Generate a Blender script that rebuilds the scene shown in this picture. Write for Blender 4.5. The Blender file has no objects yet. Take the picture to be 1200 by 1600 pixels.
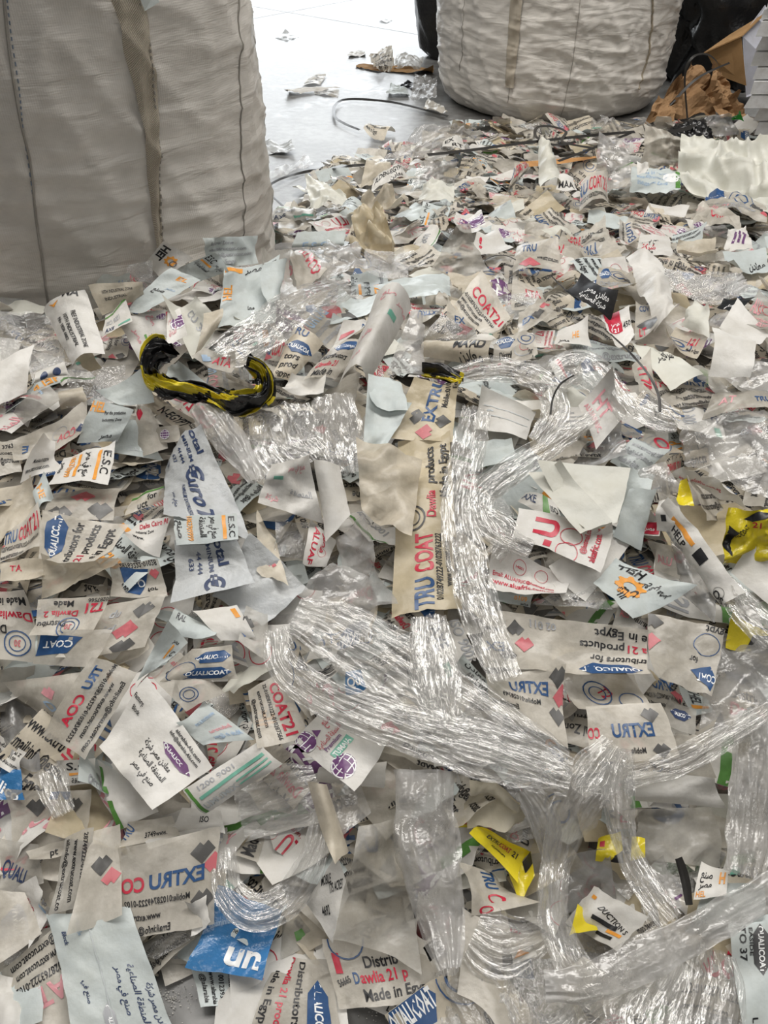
import bpy, bmesh, math, random, re, unicodedata
import numpy as np
from mathutils import Vector, noise as mnoise

# ------------------------------------------------------------------ camera, world, lights, exposure
SC = bpy.context.scene
COL = SC.collection
FPX, PITCH, CAMH = 1202.0, math.radians(41.0), 1.12
cam_d = bpy.data.cameras.new('camera'); cam = bpy.data.objects.new('camera', cam_d); COL.objects.link(cam)
cam_d.sensor_fit = 'VERTICAL'; cam_d.sensor_height = 24.0; cam_d.lens = 24.0 * FPX / 1600.0
cam_d.clip_start = 0.02; cam_d.clip_end = 200
cam.location = (0, 0, CAMH); cam.rotation_euler = (math.pi / 2 - PITCH, 0, 0)
SC.camera = cam
SC.view_settings.view_transform = 'Standard'; SC.view_settings.look = 'None'
SC.view_settings.gamma = 1.0; SC.view_settings.use_curve_mapping = False
SC.view_settings.exposure = -0.10
SC.cycles.transparent_max_bounces = 32
SC.cycles.max_bounces = 8

world = bpy.data.worlds.new('world'); SC.world = world; world.use_nodes = True
bg = world.node_tree.nodes['Background']; bg.inputs[0].default_value = (0.97, 0.985, 1.0, 1); bg.inputs[1].default_value = 0.07

def area(name, loc, target, sx, sy, power, col=(1, 1, 1)):
    l = bpy.data.lights.new(name, 'AREA'); l.shape = 'RECTANGLE'; l.size = sx; l.size_y = sy; l.energy = power; l.color = col
    o = bpy.data.objects.new(name, l); COL.objects.link(o); o.location = loc
    o.rotation_euler = (Vector(target) - Vector(loc)).to_track_quat('-Z', 'Y').to_euler()
    return o
# roof lights of the hall (the fourth, behind the camera, is fill added to brighten the bag fronts) (long strips) and the open loading door at its far end
for i, (x, y, p) in enumerate(((-3.0, 2.0, 165), (0.7, 3.0, 265), (3.6, 2.2, 170), (0.3, -4.4, 130))):
    area('roof_light', (x, y, 6.2), (x * 0.6, y, 0), 0.9, 6.0, p, (1.0, 0.965, 0.915))
area('loading_door_light', (-1.5, 15.0, 2.6), (-0.5, 3.0, 0.0), 7.0, 4.6, 620, (0.93, 0.97, 1.0))

# ------------------------------------------------------------------ pixel helpers and the heap surface
CP, SP = math.cos(PITCH), math.sin(PITCH)
def ray(px, py):
    a = (px - 600.0) / FPX; b = (800.0 - py) / FPX
    return np.array([a, CP + b * SP, -SP + b * CP])

def sm(e0, e1, x):
    t = np.clip((x - e0) / (e1 - e0), 0, 1); return t * t * (3 - 2 * t)

def heap(x, y):
    x = np.asarray(x, float); y = np.asarray(y, float)
    z = np.interp(y, [0.0, .28, .42, .6, .9, 1.25, 1.6, 2.1, 2.6, 3.2, 4.0, 4.45, 4.8],
                     [0.0, .015, .05, .13, .235, .30, .295, .22, .15, .11, .07, .04, .0])
    xb = np.interp(y, [1.7, 2.2, 2.5, 2.8, 3.45, 3.9, 4.3, 5.0], [-3, -.75, -.50, -.43, -.34, .02, .32, .9])
    z = z * sm(-0.06, 0.20, x - xb) * sm(3.2, 2.4, x) * sm(-3.4, -2.4, x)
    z = z + sm(.5, 1.0, y) * sm(3.2, 2.0, y) * (z > .05) * (0.018 * np.sin(5.1 * x + 1.3 * y + .4) * np.sin(4.3 * y - 1.7 * x + 1.1)
          + 0.012 * np.sin(9.7 * x - 4 * y) * np.sin(8.3 * y + 2.2 * x))
    z = z + 0.08 * np.exp(-((x + .90) / .40) ** 2 - ((y - 1.46) / .22) ** 2) + 0.12 * np.exp(-((x + .42) / .22) ** 2 - ((y - 1.66) / .26) ** 2)
    for (gx, gy, r, dd) in HOLES: z = z - dd * np.exp(-((x - gx) / r) ** 2 - ((y - gy) / r) ** 2)
    return np.maximum(z, 0)
HOLES = []

def hit(px, py, lift=0.0):
    d = ray(px, py); o = np.array([0, 0, CAMH])
    t = np.linspace(0.25, 12.0, 2400)
    p = o[None] + d[None] * t[:, None]
    f = p[:, 2] - heap(p[:, 0], p[:, 1]) - lift
    k = int(np.argmax(f < 0))
    if f[k] >= 0: k = len(t) - 1
    a, b = t[max(k - 1, 0)], t[k]
    if k > 0: b = a + (b - a) * f[k - 1] / (f[k - 1] - f[k] + 1e-12)
    return o + d * b
def dig(px, py, r, dd):
    q = hit(px, py); return (q[0], q[1], r, dd)
HOLES = [dig(*h) for h in ((228, 735, .045, .13), (20, 1105, .05, .10), (690, 556, .05, .10), (945, 800, .04, .08), (1010, 880, .05, .09), (800, 1385, .05, .09), (1075, 960, .05, .08), (905, 1405, .05, .08),
         (320, 470, .05, .06), (395, 1330, .05, .08), (560, 560, .05, .06), (1085, 1300, .05, .06), (850, 1130, .04, .05), (130, 740, .05, .05), (500, 870, .05, .06), (640, 1480, .05, .05), (262, 1535, .055, .12), (290, 1575, .06, .12), (600, 1578, .045, .1), (458, 1478, .03, .1), (520, 1590, .04, .1))]
def hity(px, py, Y):
    d = ray(px, py); return np.array([0, 0, CAMH]) + d * (Y / d[1])
def project(P):
    P = np.asarray(P, float); v = P - np.array([0, 0, CAMH])
    dep = v[..., 1] * CP - v[..., 2] * SP; up = v[..., 1] * SP + v[..., 2] * CP
    return np.stack([600 + FPX * v[..., 0] / dep, 800 - FPX * up / dep], -1), dep

# ------------------------------------------------------------------ materials
def nd(nt, t, **kw):
    n = nt.nodes.new(t)
    for k, v in kw.items():
        if isinstance(k, str) and hasattr(n, k): setattr(n, k, v)
    return n
MATS = {}
def base_mat(name):
    m = bpy.data.materials.new(name); m.use_nodes = True; nt = m.node_tree; nt.nodes.clear()
    out = nd(nt, 'ShaderNodeOutputMaterial'); MATS[name] = m
    return m, nt, out
def film(name, col, alpha=1.0, rough=.4, trans=.12, spec=.4, dirt=.25, var=.12, bump=.15, bscale=60, gloss=0.0, stretch=False):
    """thin plastic film: diffuse, a little light coming through, part see-through, dusty"""
    m, nt, out = base_mat(name); L = nt.links.new
    tc = nd(nt, 'ShaderNodeTexCoord'); geo = nd(nt, 'ShaderNodeNewGeometry')
    n1 = nd(nt, 'ShaderNodeTexNoise'); n1.inputs['Scale'].default_value = 14; n1.inputs['Detail'].default_value = 6; n1.inputs['Roughness'].default_value = .65
    L(tc.outputs['Object'], n1.inputs['Vector'])
    cr = nd(nt, 'ShaderNodeValToRGB'); cr.color_ramp.elements[0].position = .35; cr.color_ramp.elements[1].position = .62
    d = 1 - dirt
    cr.color_ramp.elements[0].color = (col[0] * d, col[1] * d * .985, col[2] * d * .95, 1); cr.color_ramp.elements[1].color = (*col, 1)
    L(n1.outputs['Fac'], cr.inputs['Fac'])
    mr = nd(nt, 'ShaderNodeMapRange'); mr.inputs['To Min'].default_value = 1 - var; mr.inputs['To Max'].default_value = 1 + var * .4
    L(geo.outputs['Random Per Island'], mr.inputs['Value'])
    mu = nd(nt, 'ShaderNodeVectorMath', operation='SCALE'); L(cr.outputs['Color'], mu.inputs[0]); L(mr.outputs['Result'], mu.inputs['Scale'])
    pb = nd(nt, 'ShaderNodeBsdfPrincipled'); L(mu.outputs[0], pb.inputs['Base Color'])
    pb.inputs['Roughness'].default_value = rough; pb.inputs['Specular IOR Level'].default_value = spec
    n2 = nd(nt, 'ShaderNodeTexNoise'); n2.inputs['Scale'].default_value = bscale; n2.inputs['Detail'].default_value = 4
    if stretch:
        mp = nd(nt, 'ShaderNodeMapping'); mp.inputs['Scale'].default_value = (0.22, 1.0, 1.0)
        L(tc.outputs['UV'], mp.inputs['Vector']); L(mp.outputs[0], n2.inputs['Vector']); n2.inputs['Distortion'].default_value = .3
    else: L(tc.outputs['Object'], n2.inputs['Vector'])
    bp = nd(nt, 'ShaderNodeBump'); bp.inputs['Strength'].default_value = bump; bp.inputs['Distance'].default_value = .01
    L(n2.outputs['Fac'], bp.inputs['Height']); L(bp.outputs[0], pb.inputs['Normal'])
    sh = pb.outputs[0]
    if trans > 0:
        tl = nd(nt, 'ShaderNodeBsdfTranslucent'); L(mu.outputs[0], tl.inputs['Color'])
        mx = nd(nt, 'ShaderNodeMixShader'); mx.inputs[0].default_value = trans; L(sh, mx.inputs[1]); L(tl.outputs[0], mx.inputs[2]); sh = mx.outputs[0]
    if alpha < 1:
        tp = nd(nt, 'ShaderNodeBsdfTransparent'); tp.inputs[0].default_value = (.97, .97, .96, 1)
        mx = nd(nt, 'ShaderNodeMixShader'); L(tp.outputs[0], mx.inputs[1]); L(sh, mx.inputs[2])
        ra = nd(nt, 'ShaderNodeMapRange'); ra.inputs['From Min'].default_value = .3; ra.inputs['From Max'].default_value = .7
        ra.inputs['To Min'].default_value = max(alpha - .14, 0); ra.inputs['To Max'].default_value = min(alpha + .14, 1)
        L(n2.outputs['Fac'] if stretch else n1.outputs['Fac'], ra.inputs['Value']); L(ra.outputs[0], mx.inputs[0]); sh = mx.outputs[0]
    if gloss > 0:
        gl = nd(nt, 'ShaderNodeBsdfGlossy'); gl.inputs['Roughness'].default_value = .16; gl.inputs['Color'].default_value = (1, 1, 1, 1); L(bp.outputs[0], gl.inputs['Normal'])
        mx = nd(nt, 'ShaderNodeMixShader'); mx.inputs[0].default_value = gloss; L(sh, mx.inputs[1]); L(gl.outputs[0], mx.inputs[2]); sh = mx.outputs[0]
    L(sh, out.inputs['Surface'])
    return m
film('milky', (.71, .67, .595), .78, .30, .15, dirt=.22, var=.2, bump=.3, bscale=34)
film('milky_grey', (.57, .55, .505), .66, .28, .15, dirt=.22, var=.2, bump=.3, bscale=34)
film('cream', (.70, .635, .52), .88, .34, .15, dirt=.2, var=.2, bump=.3, bscale=34)
film('beige', (.62, .535, .375), .93, .3, .12, dirt=.15)
film('white', (.80, .785, .75), 1, .42, .1, dirt=.16, var=.16, bump=.3, bscale=34)
film('bluish', (.64, .70, .70), 1, .42, .12, dirt=.14, var=.14, bump=.3, bscale=34)
film('pale_green', (.75, .75, .685), 1, .42, .12, dirt=.10)
film('silver', (.60, .625, .64), 1, .35, .08, dirt=.18, bump=.3)
film('greyfilm', (.50, .51, .50), .70, .25, .1, dirt=.2)
film('haze', (.66, .65, .64), .46, .22, .2, dirt=.15, bump=.35, gloss=.05)
film('clear', (.86, .86, .87), .30, .16, .2, dirt=.1, bump=.75, bscale=150, gloss=.17)
film('stretch', (.80, .79, .785), .22, .22, .2, dirt=.1, bump=.38, bscale=230, gloss=.12, stretch=True)
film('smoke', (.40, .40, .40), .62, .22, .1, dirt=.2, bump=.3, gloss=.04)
film('black_film', (.012, .012, .013), 1, .28, 0, dirt=.3, bump=.4, gloss=.02)
film('yellow_film', (.80, .66, .03), 1, .3, .08, dirt=.12, bump=.25, gloss=.02)
film('blue_film', (.045, .20, .46), 1, .3, .05, dirt=.15, bump=.3, gloss=.02)
film('red_film', (.55, .03, .06), 1, .35, .05, dirt=.15)
film('banner_black', (.02, .022, .024), 1, .35, 0, dirt=.2)
film('kraft', (.36, .22, .115), 1, .75, 0, spec=.15, dirt=.3, bump=.4)
film('cardboard', (.42, .255, .12), 1, .8, 0, spec=.12, dirt=.15, bump=.1)
film('carton_white', (.52, .53, .60), 1, .6, 0, dirt=.12, bump=.05)
film('glove', (.66, .61, .49), 1, .6, .05, dirt=.25)
film('strap_black', (.03, .028, .026), 1, .4, 0, dirt=.3, bump=.05)
film('plank', (.58, .30, .11), 1, .65, 0, dirt=.3, bump=.3)
film('green_foil', (.03, .45, .05), 1, .25, 0, dirt=.2)
film('core', (.16, .15, .135), 1, .6, 0, dirt=.5, bump=.6, bscale=25)  # colour kept dark so the gaps between scraps read as deep shade
film('stack_white', (.88, .89, .90), .95, .3, .15, dirt=.12)
INK = {'b': (.022, .075, .20), 'r': (.50, .02, .05), 'k': (.014, .014, .016), 'g': (.10, .10, .11), 'o': (.78, .33, .05), 'p': (.15, .06, .17),
       'G': (.09, .24, .05), 'pk': (.66, .30, .33), 'gy': (.34, .35, .37), 'sq': (.085, .083, .08), 'rs': (.52, .12, .14), 'w': (.85, .86, .86),
       'n': (.03, .05, .12), 'lb': (.33, .45, .60), 'tg': (.16, .42, .32), 'y': (.80, .66, .03), 'lg': (.48, .51, .52)}
def ink_mat(k):
    n = 'ink_' + k
    if n in MATS: return MATS[n]
    m, nt, out = base_mat(n); pb = nd(nt, 'ShaderNodeBsdfPrincipled')
    tc = nd(nt, 'ShaderNodeTexCoord'); n1 = nd(nt, 'ShaderNodeTexNoise'); n1.inputs['Scale'].default_value = 90; n1.inputs['Detail'].default_value = 3
    nt.links.new(tc.outputs['Object'], n1.inputs['Vector'])
    cr = nd(nt, 'ShaderNodeValToRGB'); c = INK[k]
    cr.color_ramp.elements[0].color = tuple(min(v * 1.25 + .012, 1) for v in c) + (1,); cr.color_ramp.elements[1].color = (*c, 1)
    cr.color_ramp.elements[0].position = .25; cr.color_ramp.elements[1].position = .5
    nt.links.new(n1.outputs['Fac'], cr.inputs['Fac']); nt.links.new(cr.outputs[0], pb.inputs['Base Color'])
    pb.inputs['Roughness'].default_value = .38; nt.links.new(pb.outputs[0], out.inputs['Surface'])
    return m
for k in INK: ink_mat(k)

# ------------------------------------------------------------------ generic builders
def tag(o, label=None, cat=None, group=None, kind=None):
    if label: o['label'] = label
    if cat: o['category'] = cat
    if group: o['group'] = group
    if kind: o['kind'] = kind
    return o
def mesh_obj(name, verts, faces, mats, fm=None, parent=None, smooth=True, uv=None):
    me = bpy.data.meshes.new(name); me.from_pydata([tuple(map(float, v)) for v in verts], [], [tuple(f) for f in faces])
    for m in (mats if isinstance(mats, (list, tuple)) else [mats]): me.materials.append(MATS[m] if isinstance(m, str) else m)
    if fm is not None: me.polygons.foreach_set('material_index', np.asarray(fm, np.int32))
    me.polygons.foreach_set('use_smooth', np.full(len(me.polygons), smooth))
    if uv is not None:
        ul = me.uv_layers.new(name='UVMap'); li = np.empty(len(me.loops), np.int32); me.loops.foreach_get('vertex_index', li)
        ul.data.foreach_set('uv', np.asarray(uv, np.float32)[li].ravel())
    me.update()
    o = bpy.data.objects.new(name, me); COL.objects.link(o)
    if parent is not None: o.parent = parent
    return o
def recentre(o, at=None):
    """put the origin of a top-level mesh at its own base"""
    me = o.data; n = len(me.vertices); co = np.empty(n * 3, np.float32); me.vertices.foreach_get('co', co); co = co.reshape(-1, 3)
    c = co.mean(0); c[2] = co[:, 2].min()
    if at is not None: c = np.asarray(at, np.float32)
    me.vertices.foreach_set('co', (co - c).ravel()); o.location = c; me.update(); return o
def empty(name, loc=(0, 0, 0)):
    o = bpy.data.objects.new(name, None); COL.objects.link(o); o.location = loc; o.empty_display_size = .1; return o
def grid_faces(nu, nv, off=0, wrap=False):
    f = []
    for j in range(nv):
        for i in range(nu):
            a = off + j * (nu + 1) + i; f.append((a, a + 1, a + nu + 2, a + nu + 1))
    return f

# ------------------------------------------------------------------ flat print: lettering and marks as thin geometry
_AR = {}
for cp in range(0xFE80, 0xFEFD):
    dc = unicodedata.decomposition(chr(cp)).split()
    if len(dc) == 2: _AR.setdefault(chr(int(dc[1], 16)), {})[dc[0]] = chr(cp)
def arabic(s):
    out = []
    for i, c in enumerate(s):
        f = _AR.get(c)
        if not f: out.append(c); continue
        prev = i > 0 and s[i - 1] in _AR and '<initial>' in _AR[s[i - 1]]
        nxt = i + 1 < len(s) and s[i + 1] in _AR and '<initial>' in f
        k = '<medial>' if prev and nxt else '<final>' if prev else '<initial>' if nxt else '<isolated>'
        out.append(f.get(k, f.get('<isolated>', c)))
    return ''.join(reversed(out))
_TXT = {}
FINE = [True]
def text_mesh(s, bold, res=2):
    key = (s, bold, res)
    if key in _TXT: return _TXT[key]
    cu = bpy.data.curves.new('t', 'FONT'); body = s
    if any('\u0600' <= c <= '\u06ff' for c in s): body = arabic(s)
    cu.body = body; cu.size = 1.0; cu.resolution_u = res; cu.offset = bold; cu.fill_mode = 'FRONT' if hasattr(cu, 'fill_mode') else cu.fill_mode
    o = bpy.data.objects.new('t', cu); COL.objects.link(o)
    me = bpy.data.meshes.new_from_object(o, depsgraph=bpy.context.evaluated_depsgraph_get())
    v = np.array([p.co[:2] for p in me.vertices], float).reshape(-1, 2); f = [tuple(p.vertices) for p in me.polygons]
    bpy.data.objects.remove(o); bpy.data.curves.remove(cu); bpy.data.meshes.remove(me)
    if len(v): v[:, 0] -= v[:, 0].min(); w = v[:, 0].max()
    else: w = 1.0
    _TXT[key] = (v, f, w); return _TXT[key]
def ring_shape(r0, r1, n=20):
    a = np.linspace(0, 2 * np.pi, n, endpoint=False)
    v = np.concatenate([np.stack([np.cos(a) * r0, np.sin(a) * r0], 1), np.stack([np.cos(a) * r1, np.sin(a) * r1], 1)])
    return v, [(i, (i + 1) % n, n + (i + 1) % n, n + i) for i in range(n)]
def disc_shape(r, n=18):
    a = np.linspace(0, 2 * np.pi, n, endpoint=False)
    return np.concatenate([[[0, 0]], np.stack([np.cos(a) * r, np.sin(a) * r], 1)]), [(0, 1 + i, 1 + (i + 1) % n) for i in range(n)]
def print_items(items, W, H):
    """items in fractions of the sheet -> list of (verts in metres, faces, ink, layer)"""
    out = []
    for li, it in enumerate(items):
        k = it[0]
        if k == 'T':      # T, string, x, y, height, ink, width(fraction of W or 0), rot, bold
            s, x, y, h, ink = it[1:6]; fw = it[6] if len(it) > 6 else 0; rot = it[7] if len(it) > 7 else 0; bold = it[8] if len(it) > 8 else .02
            v, f, w = text_mesh(s, bold, (4 if h * H > .012 else 2) if FINE[0] else (2 if h * H > .012 else 1))
            sz = h * H / .72; sx = sz
            if fw: sx = fw * W / w
            v = v * [sx, sz]
            if rot: c, q = math.cos(rot), math.sin(rot); v = v @ np.array([[c, q], [-q, c]])
            out.append((v + [x * W, y * H], f, ink, li))
        elif k == 'R':    # rectangle x0 y0 x1 y1 ink
            x0, y0, x1, y1, ink = it[1:6]
            out.append((np.array([[x0 * W, y0 * H], [x1 * W, y0 * H], [x1 * W, y1 * H], [x0 * W, y1 * H]]), [(0, 1, 2, 3)], ink, li))
        elif k == 'P':    # polygon pts ink
            out.append((np.array(it[1], float) * [W, H], [tuple(range(len(it[1])))], it[2], li))
        elif k == 'D':    # lozenge of square size (fraction of H), centre, ink, rot
            x, y, s, ink = it[1:5]; r = it[5] if len(it) > 5 else (math.pi / 4 if ink != 'rs' else -math.pi * .75); q = np.array([[-1, -1], [1, -1], [1, .38], [.38, .38], [.38, 1], [-1, 1]]) * .5; c_, s_ = math.cos(r), math.sin(r)
            out.append((q @ np.array([[c_, s_], [-s_, c_]]) * s * H + [x * W, y * H], [(0, 1, 2, 3), (0, 3, 4, 5)], ink, li))
        elif k == 'C':    # ring
            x, y, r, ink = it[1:5]; t = it[5] if len(it) > 5 else .07
            v, f = ring_shape(r * H * (1 - t), r * H); out.append((v + [x * W, y * H], f, ink, li))
        elif k == 'O':    # disc
            x, y, r, ink = it[1:5]; v, f = disc_shape(r * H); out.append((v + [x * W, y * H], f, ink, li))
        elif k == 'Q':    # blue lozenge emblem with word across it: x y w h ink word
            x, y, w, h, ink = it[1:6]; word = it[6] if len(it) > 6 else 'QUALICOAT'
            pts = np.array([[-.5, 0], [-.22, .5], [.22, .5], [.5, 0], [.22, -.5], [-.22, -.5]]) if w * W < 2.2 * h * H else np.array([[-.5, 0], [-.28, .5], [.28, .5], [.5, 0], [.28, -.5], [-.28, -.5]])
            out.append((pts * [w * W, h * H] + [x * W, y * H], [(0, 1, 2, 3, 4, 5)], ink, li))
            v, f, tw = text_mesh(word, .03, 3 if FINE[0] else 1); sx = w * W * .90 / tw
            out.append((v * [sx, h * H * .36 / .72] + [x * W - w * W * .45, y * H - h * H * .16], f, 'w', li + .5))
        elif k == 'GEAR':
            x, y, r, ink = it[1:5]; a = np.linspace(0, 2 * np.pi, 32, endpoint=False); rr = np.where((np.arange(32) // 2) % 2, 1.0, .78) * r * H
            ri = .42 * r * H; v = np.concatenate([np.stack([np.cos(a) * ri, np.sin(a) * ri], 1), np.stack([np.cos(a) * rr, np.sin(a) * rr], 1)])
            out.append((v + [x * W, y * H], [(i, (i + 1) % 32, 32 + (i + 1) % 32, 32 + i) for i in range(32)], ink, li))
        elif k == 'GLOBE':
            x, y, r, ink = it[1:5]; v, f = disc_shape(r * H); out.append((v + [x * W, y * H], f, ink, li))
            for s in (.95, .5):
                v, f = ring_shape(.90, 1.0); out.append((v * [r * H * s, r * H] + [x * W, y * H], f, 'w', li + .5))
            for yy in (-.5, 0, .5):
                hw = math.sqrt(1 - yy * yy) * r * H; v = np.array([[-hw, -.05 * r * H], [hw, -.05 * r * H], [hw, .05 * r * H], [-hw, .05 * r * H]])
                out.append((v + [x * W, y * H + yy * r * H], [(0, 1, 2, 3)], 'w', li + .5))
    return out
def flat_sheet(W, H, nu, nv, items, filmname, cuts=()):
    """flat sheet + print in unit coordinates, cut along the sheet's own grid: verts(u,v,layer), faces, materials, face mats"""
    bm = bmesh.new(); mats = [filmname]; 
    if items:
        for v, f, ink, layer in print_items(items, W, H):
            if len(v) == 0: continue
            m = 'ink_' + ink
            if m not in mats: mats.append(m)
            mi = mats.index(m); vs = [bm.verts.new((p[0] / W, p[1] / H, 1 + layer * .25)) for p in v]
            for q in f:
                try: bm.faces.new([vs[i] for i in q]).material_index = mi
                except ValueError: pass
        def cut(co, no, out=False):
            if not bm.faces: return
            bmesh.ops.bisect_plane(bm, geom=bm.verts[:] + bm.edges[:] + bm.faces[:], dist=1e-6, plane_co=co, plane_no=no, clear_outer=out)
        e = .004
        for co, no in (((e, 0, 0), (-1, 0, 0)), ((1 - e, 0, 0), (1, 0, 0)), ((0, e, 0), (0, -1, 0)), ((0, 1 - e, 0), (0, 1, 0))): cut(co, no, True)
        for i in range(1, nu): cut((i / nu, 0, 0), (1, 0, 0))
        for j in range(1, nv): cut((0, j / nv, 0), (0, 1, 0))
    gv = [bm.verts.new((i / nu, j / nv, 0)) for j in range(nv + 1) for i in range(nu + 1)]
    for q in grid_faces(nu, nv): bm.faces.new([gv[q[0]], gv[q[1]], gv[q[2]]]); bm.faces.new([gv[q[0]], gv[q[2]], gv[q[3]]])
    for (x, y, nx, ny) in cuts:
        bmesh.ops.bisect_plane(bm, geom=bm.verts[:] + bm.edges[:] + bm.faces[:], dist=1e-6, plane_co=(x, y, 0), plane_no=(nx, ny, 0), clear_outer=True)
    bm.verts.index_update()
    V = np.array([v.co[:] for v in bm.verts], float).reshape(-1, 3); F = [tuple(v.index for v in f.verts) for f in bm.faces]; FM = [f.material_index for f in bm.faces]
    bm.free(); return V, F, mats, FM
def tri_interp(G, u, v):
    """position on the triangulated grid G[j, i] at unit coordinates, so that print lies exactly on the sheet"""
    nv, nu = G.shape[0] - 1, G.shape[1] - 1
    x = np.clip(u * nu, 0, nu - 1e-9); y = np.clip(v * nv, 0, nv - 1e-9); i = x.astype(int); j = y.astype(int); f = (x - i)[:, None]; g = (y - j)[:, None]
    a, b, c, d = G[j, i], G[j, i + 1], G[j + 1, i + 1], G[j + 1, i]
    return np.where(f >= g, a + f * (b - a) + g * (c - b), a + g * (d - a) + f * (c - d))
def unit_grid(nu, nv):
    U, V = np.meshgrid(np.linspace(0, 1, nu + 1), np.linspace(0, 1, nv + 1)); return U.ravel(), V.ravel()
def crumple_fn(rng, amp, n=5, f0=1.2, f1=5.0):
    ks = []
    for i in range(n):
        a = rng.uniform(0, math.pi); f = rng.uniform(f0, f1); ks.append((math.cos(a) * f, math.sin(a) * f, rng.uniform(0, 9), amp / (.6 + .5 * f) * rng.uniform(.6, 1.3)))
    wx, wy = rng.uniform(1, 3), rng.uniform(1, 3)
    def fn(u, v):
        u2 = u + .12 * np.sin(wy * 3 * v + wx); v2 = v + .12 * np.sin(wx * 3 * u - wy); z = 0
        for kx, ky, ph, a in ks:
            t = kx * u2 + ky * v2 + ph; z = z + a * (np.abs((t % 2) - 1) * 2 - 1)
        return z
    return fn
_NT = np.random.default_rng(3).random((64, 64))
def vnoise(x, y, sd=0):
    x = np.asarray(x, float) + sd * 7.31; y = np.asarray(y, float) + sd * 3.17
    i = np.floor(x).astype(int); j = np.floor(y).astype(int); f = x - i; g = y - j; f = f * f * (3 - 2 * f); g = g * g * (3 - 2 * g)
    a = _NT[i % 64, j % 64]; b = _NT[(i + 1) % 64, j % 64]; c = _NT[i % 64, (j + 1) % 64]; d = _NT[(i + 1) % 64, (j + 1) % 64]
    return (a * (1 - f) + b * f) * (1 - g) + (c * (1 - f) + d * f) * g
def ridged(x, y, sd=0): return 1 - np.abs(2 * vnoise(x, y, sd) - 1)
def soft_fn(seed, amp):
    def fn(xm, ym):
        c, s = math.cos(seed * 1.7), math.sin(seed * 1.7); xr = xm * c + ym * s; yr = -xm * s + ym * c
        xw = xr + .035 * vnoise(xm * 11, ym * 11, seed + 1); yw = yr + .035 * vnoise(xm * 11, ym * 11, seed + 2)
        return amp * (1.5 * (vnoise(xw * 7, yw * 7, seed) - .5) + .85 * (ridged(xw * 16, yw * 4.5, seed + 3) ** 2 - .4) + .45 * (ridged(xw * 9 + yw * 5, yw * 26, seed + 4) ** 2 - .4))
    return fn
LAYERS = []      # (x0,y0,x1,y1,layer) of what already lies on the heap, in photo pixels
COVER = np.zeros((400, 300), bool)   # quarter-resolution map of what the placed sheets cover
def cover_poly(poly):
    p = np.array(poly, float) / 4.0; x0, y0 = np.floor(p.min(0)).astype(int); x1, y1 = np.ceil(p.max(0)).astype(int)
    x0, y0 = max(x0, 0), max(y0, 0); x1, y1 = min(x1, 299), min(y1, 399)
    if x1 < x0 or y1 < y0: return
    X, Y = np.meshgrid(np.arange(x0, x1 + 1) + .5, np.arange(y0, y1 + 1) + .5); ins = np.zeros(X.shape, bool); n = len(p)
    for i in range(n):
        (ax, ay), (bx, by) = p[i], p[(i + 1) % n]
        c = ((ay > Y) != (by > Y)) & (X < (bx - ax) * (Y - ay) / (by - ay + 1e-9) + ax); ins ^= c
    COVER[y0:y1 + 1, x0:x1 + 1] |= ins
def stack_lift(quad, step=.007, base=.022):
    q = np.array([c[:2] for c in quad], float); c = q.mean(0); q = c + (q - c) * .72
    x0, y0 = q.min(0); x1, y1 = q.max(0); lay = 0
    for (a0, b0, a1, b1, l) in LAYERS:
        if a0 < x1 and a1 > x0 and b0 < y1 and b1 > y0: lay = max(lay, l + 1)
    lay = min(lay, 7); LAYERS.append((x0, y0, x1, y1, lay)); return base + step * lay
HEROES = []
BAGS = [(-.895, 2.14, .615), (.93, 4.93, .66)]
def corner(c, lift):
    if len(c) > 2 and c[2] < 0: return hity(c[0], c[1], -c[2])
    q = hit(c[0], c[1], lift + (c[2] if len(c) > 2 else 0)); o = np.array([0, 0, CAMH]); d = q - o; k = 1.0
    for b in BAGS:      # what leans on a bulk bag stays in front of it
        while k > .3 and math.hypot(o[0] + d[0] * k - b[0], o[1] + d[1] * k - b[1]) < b[2]: k -= .004
    return o + d * k
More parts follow.
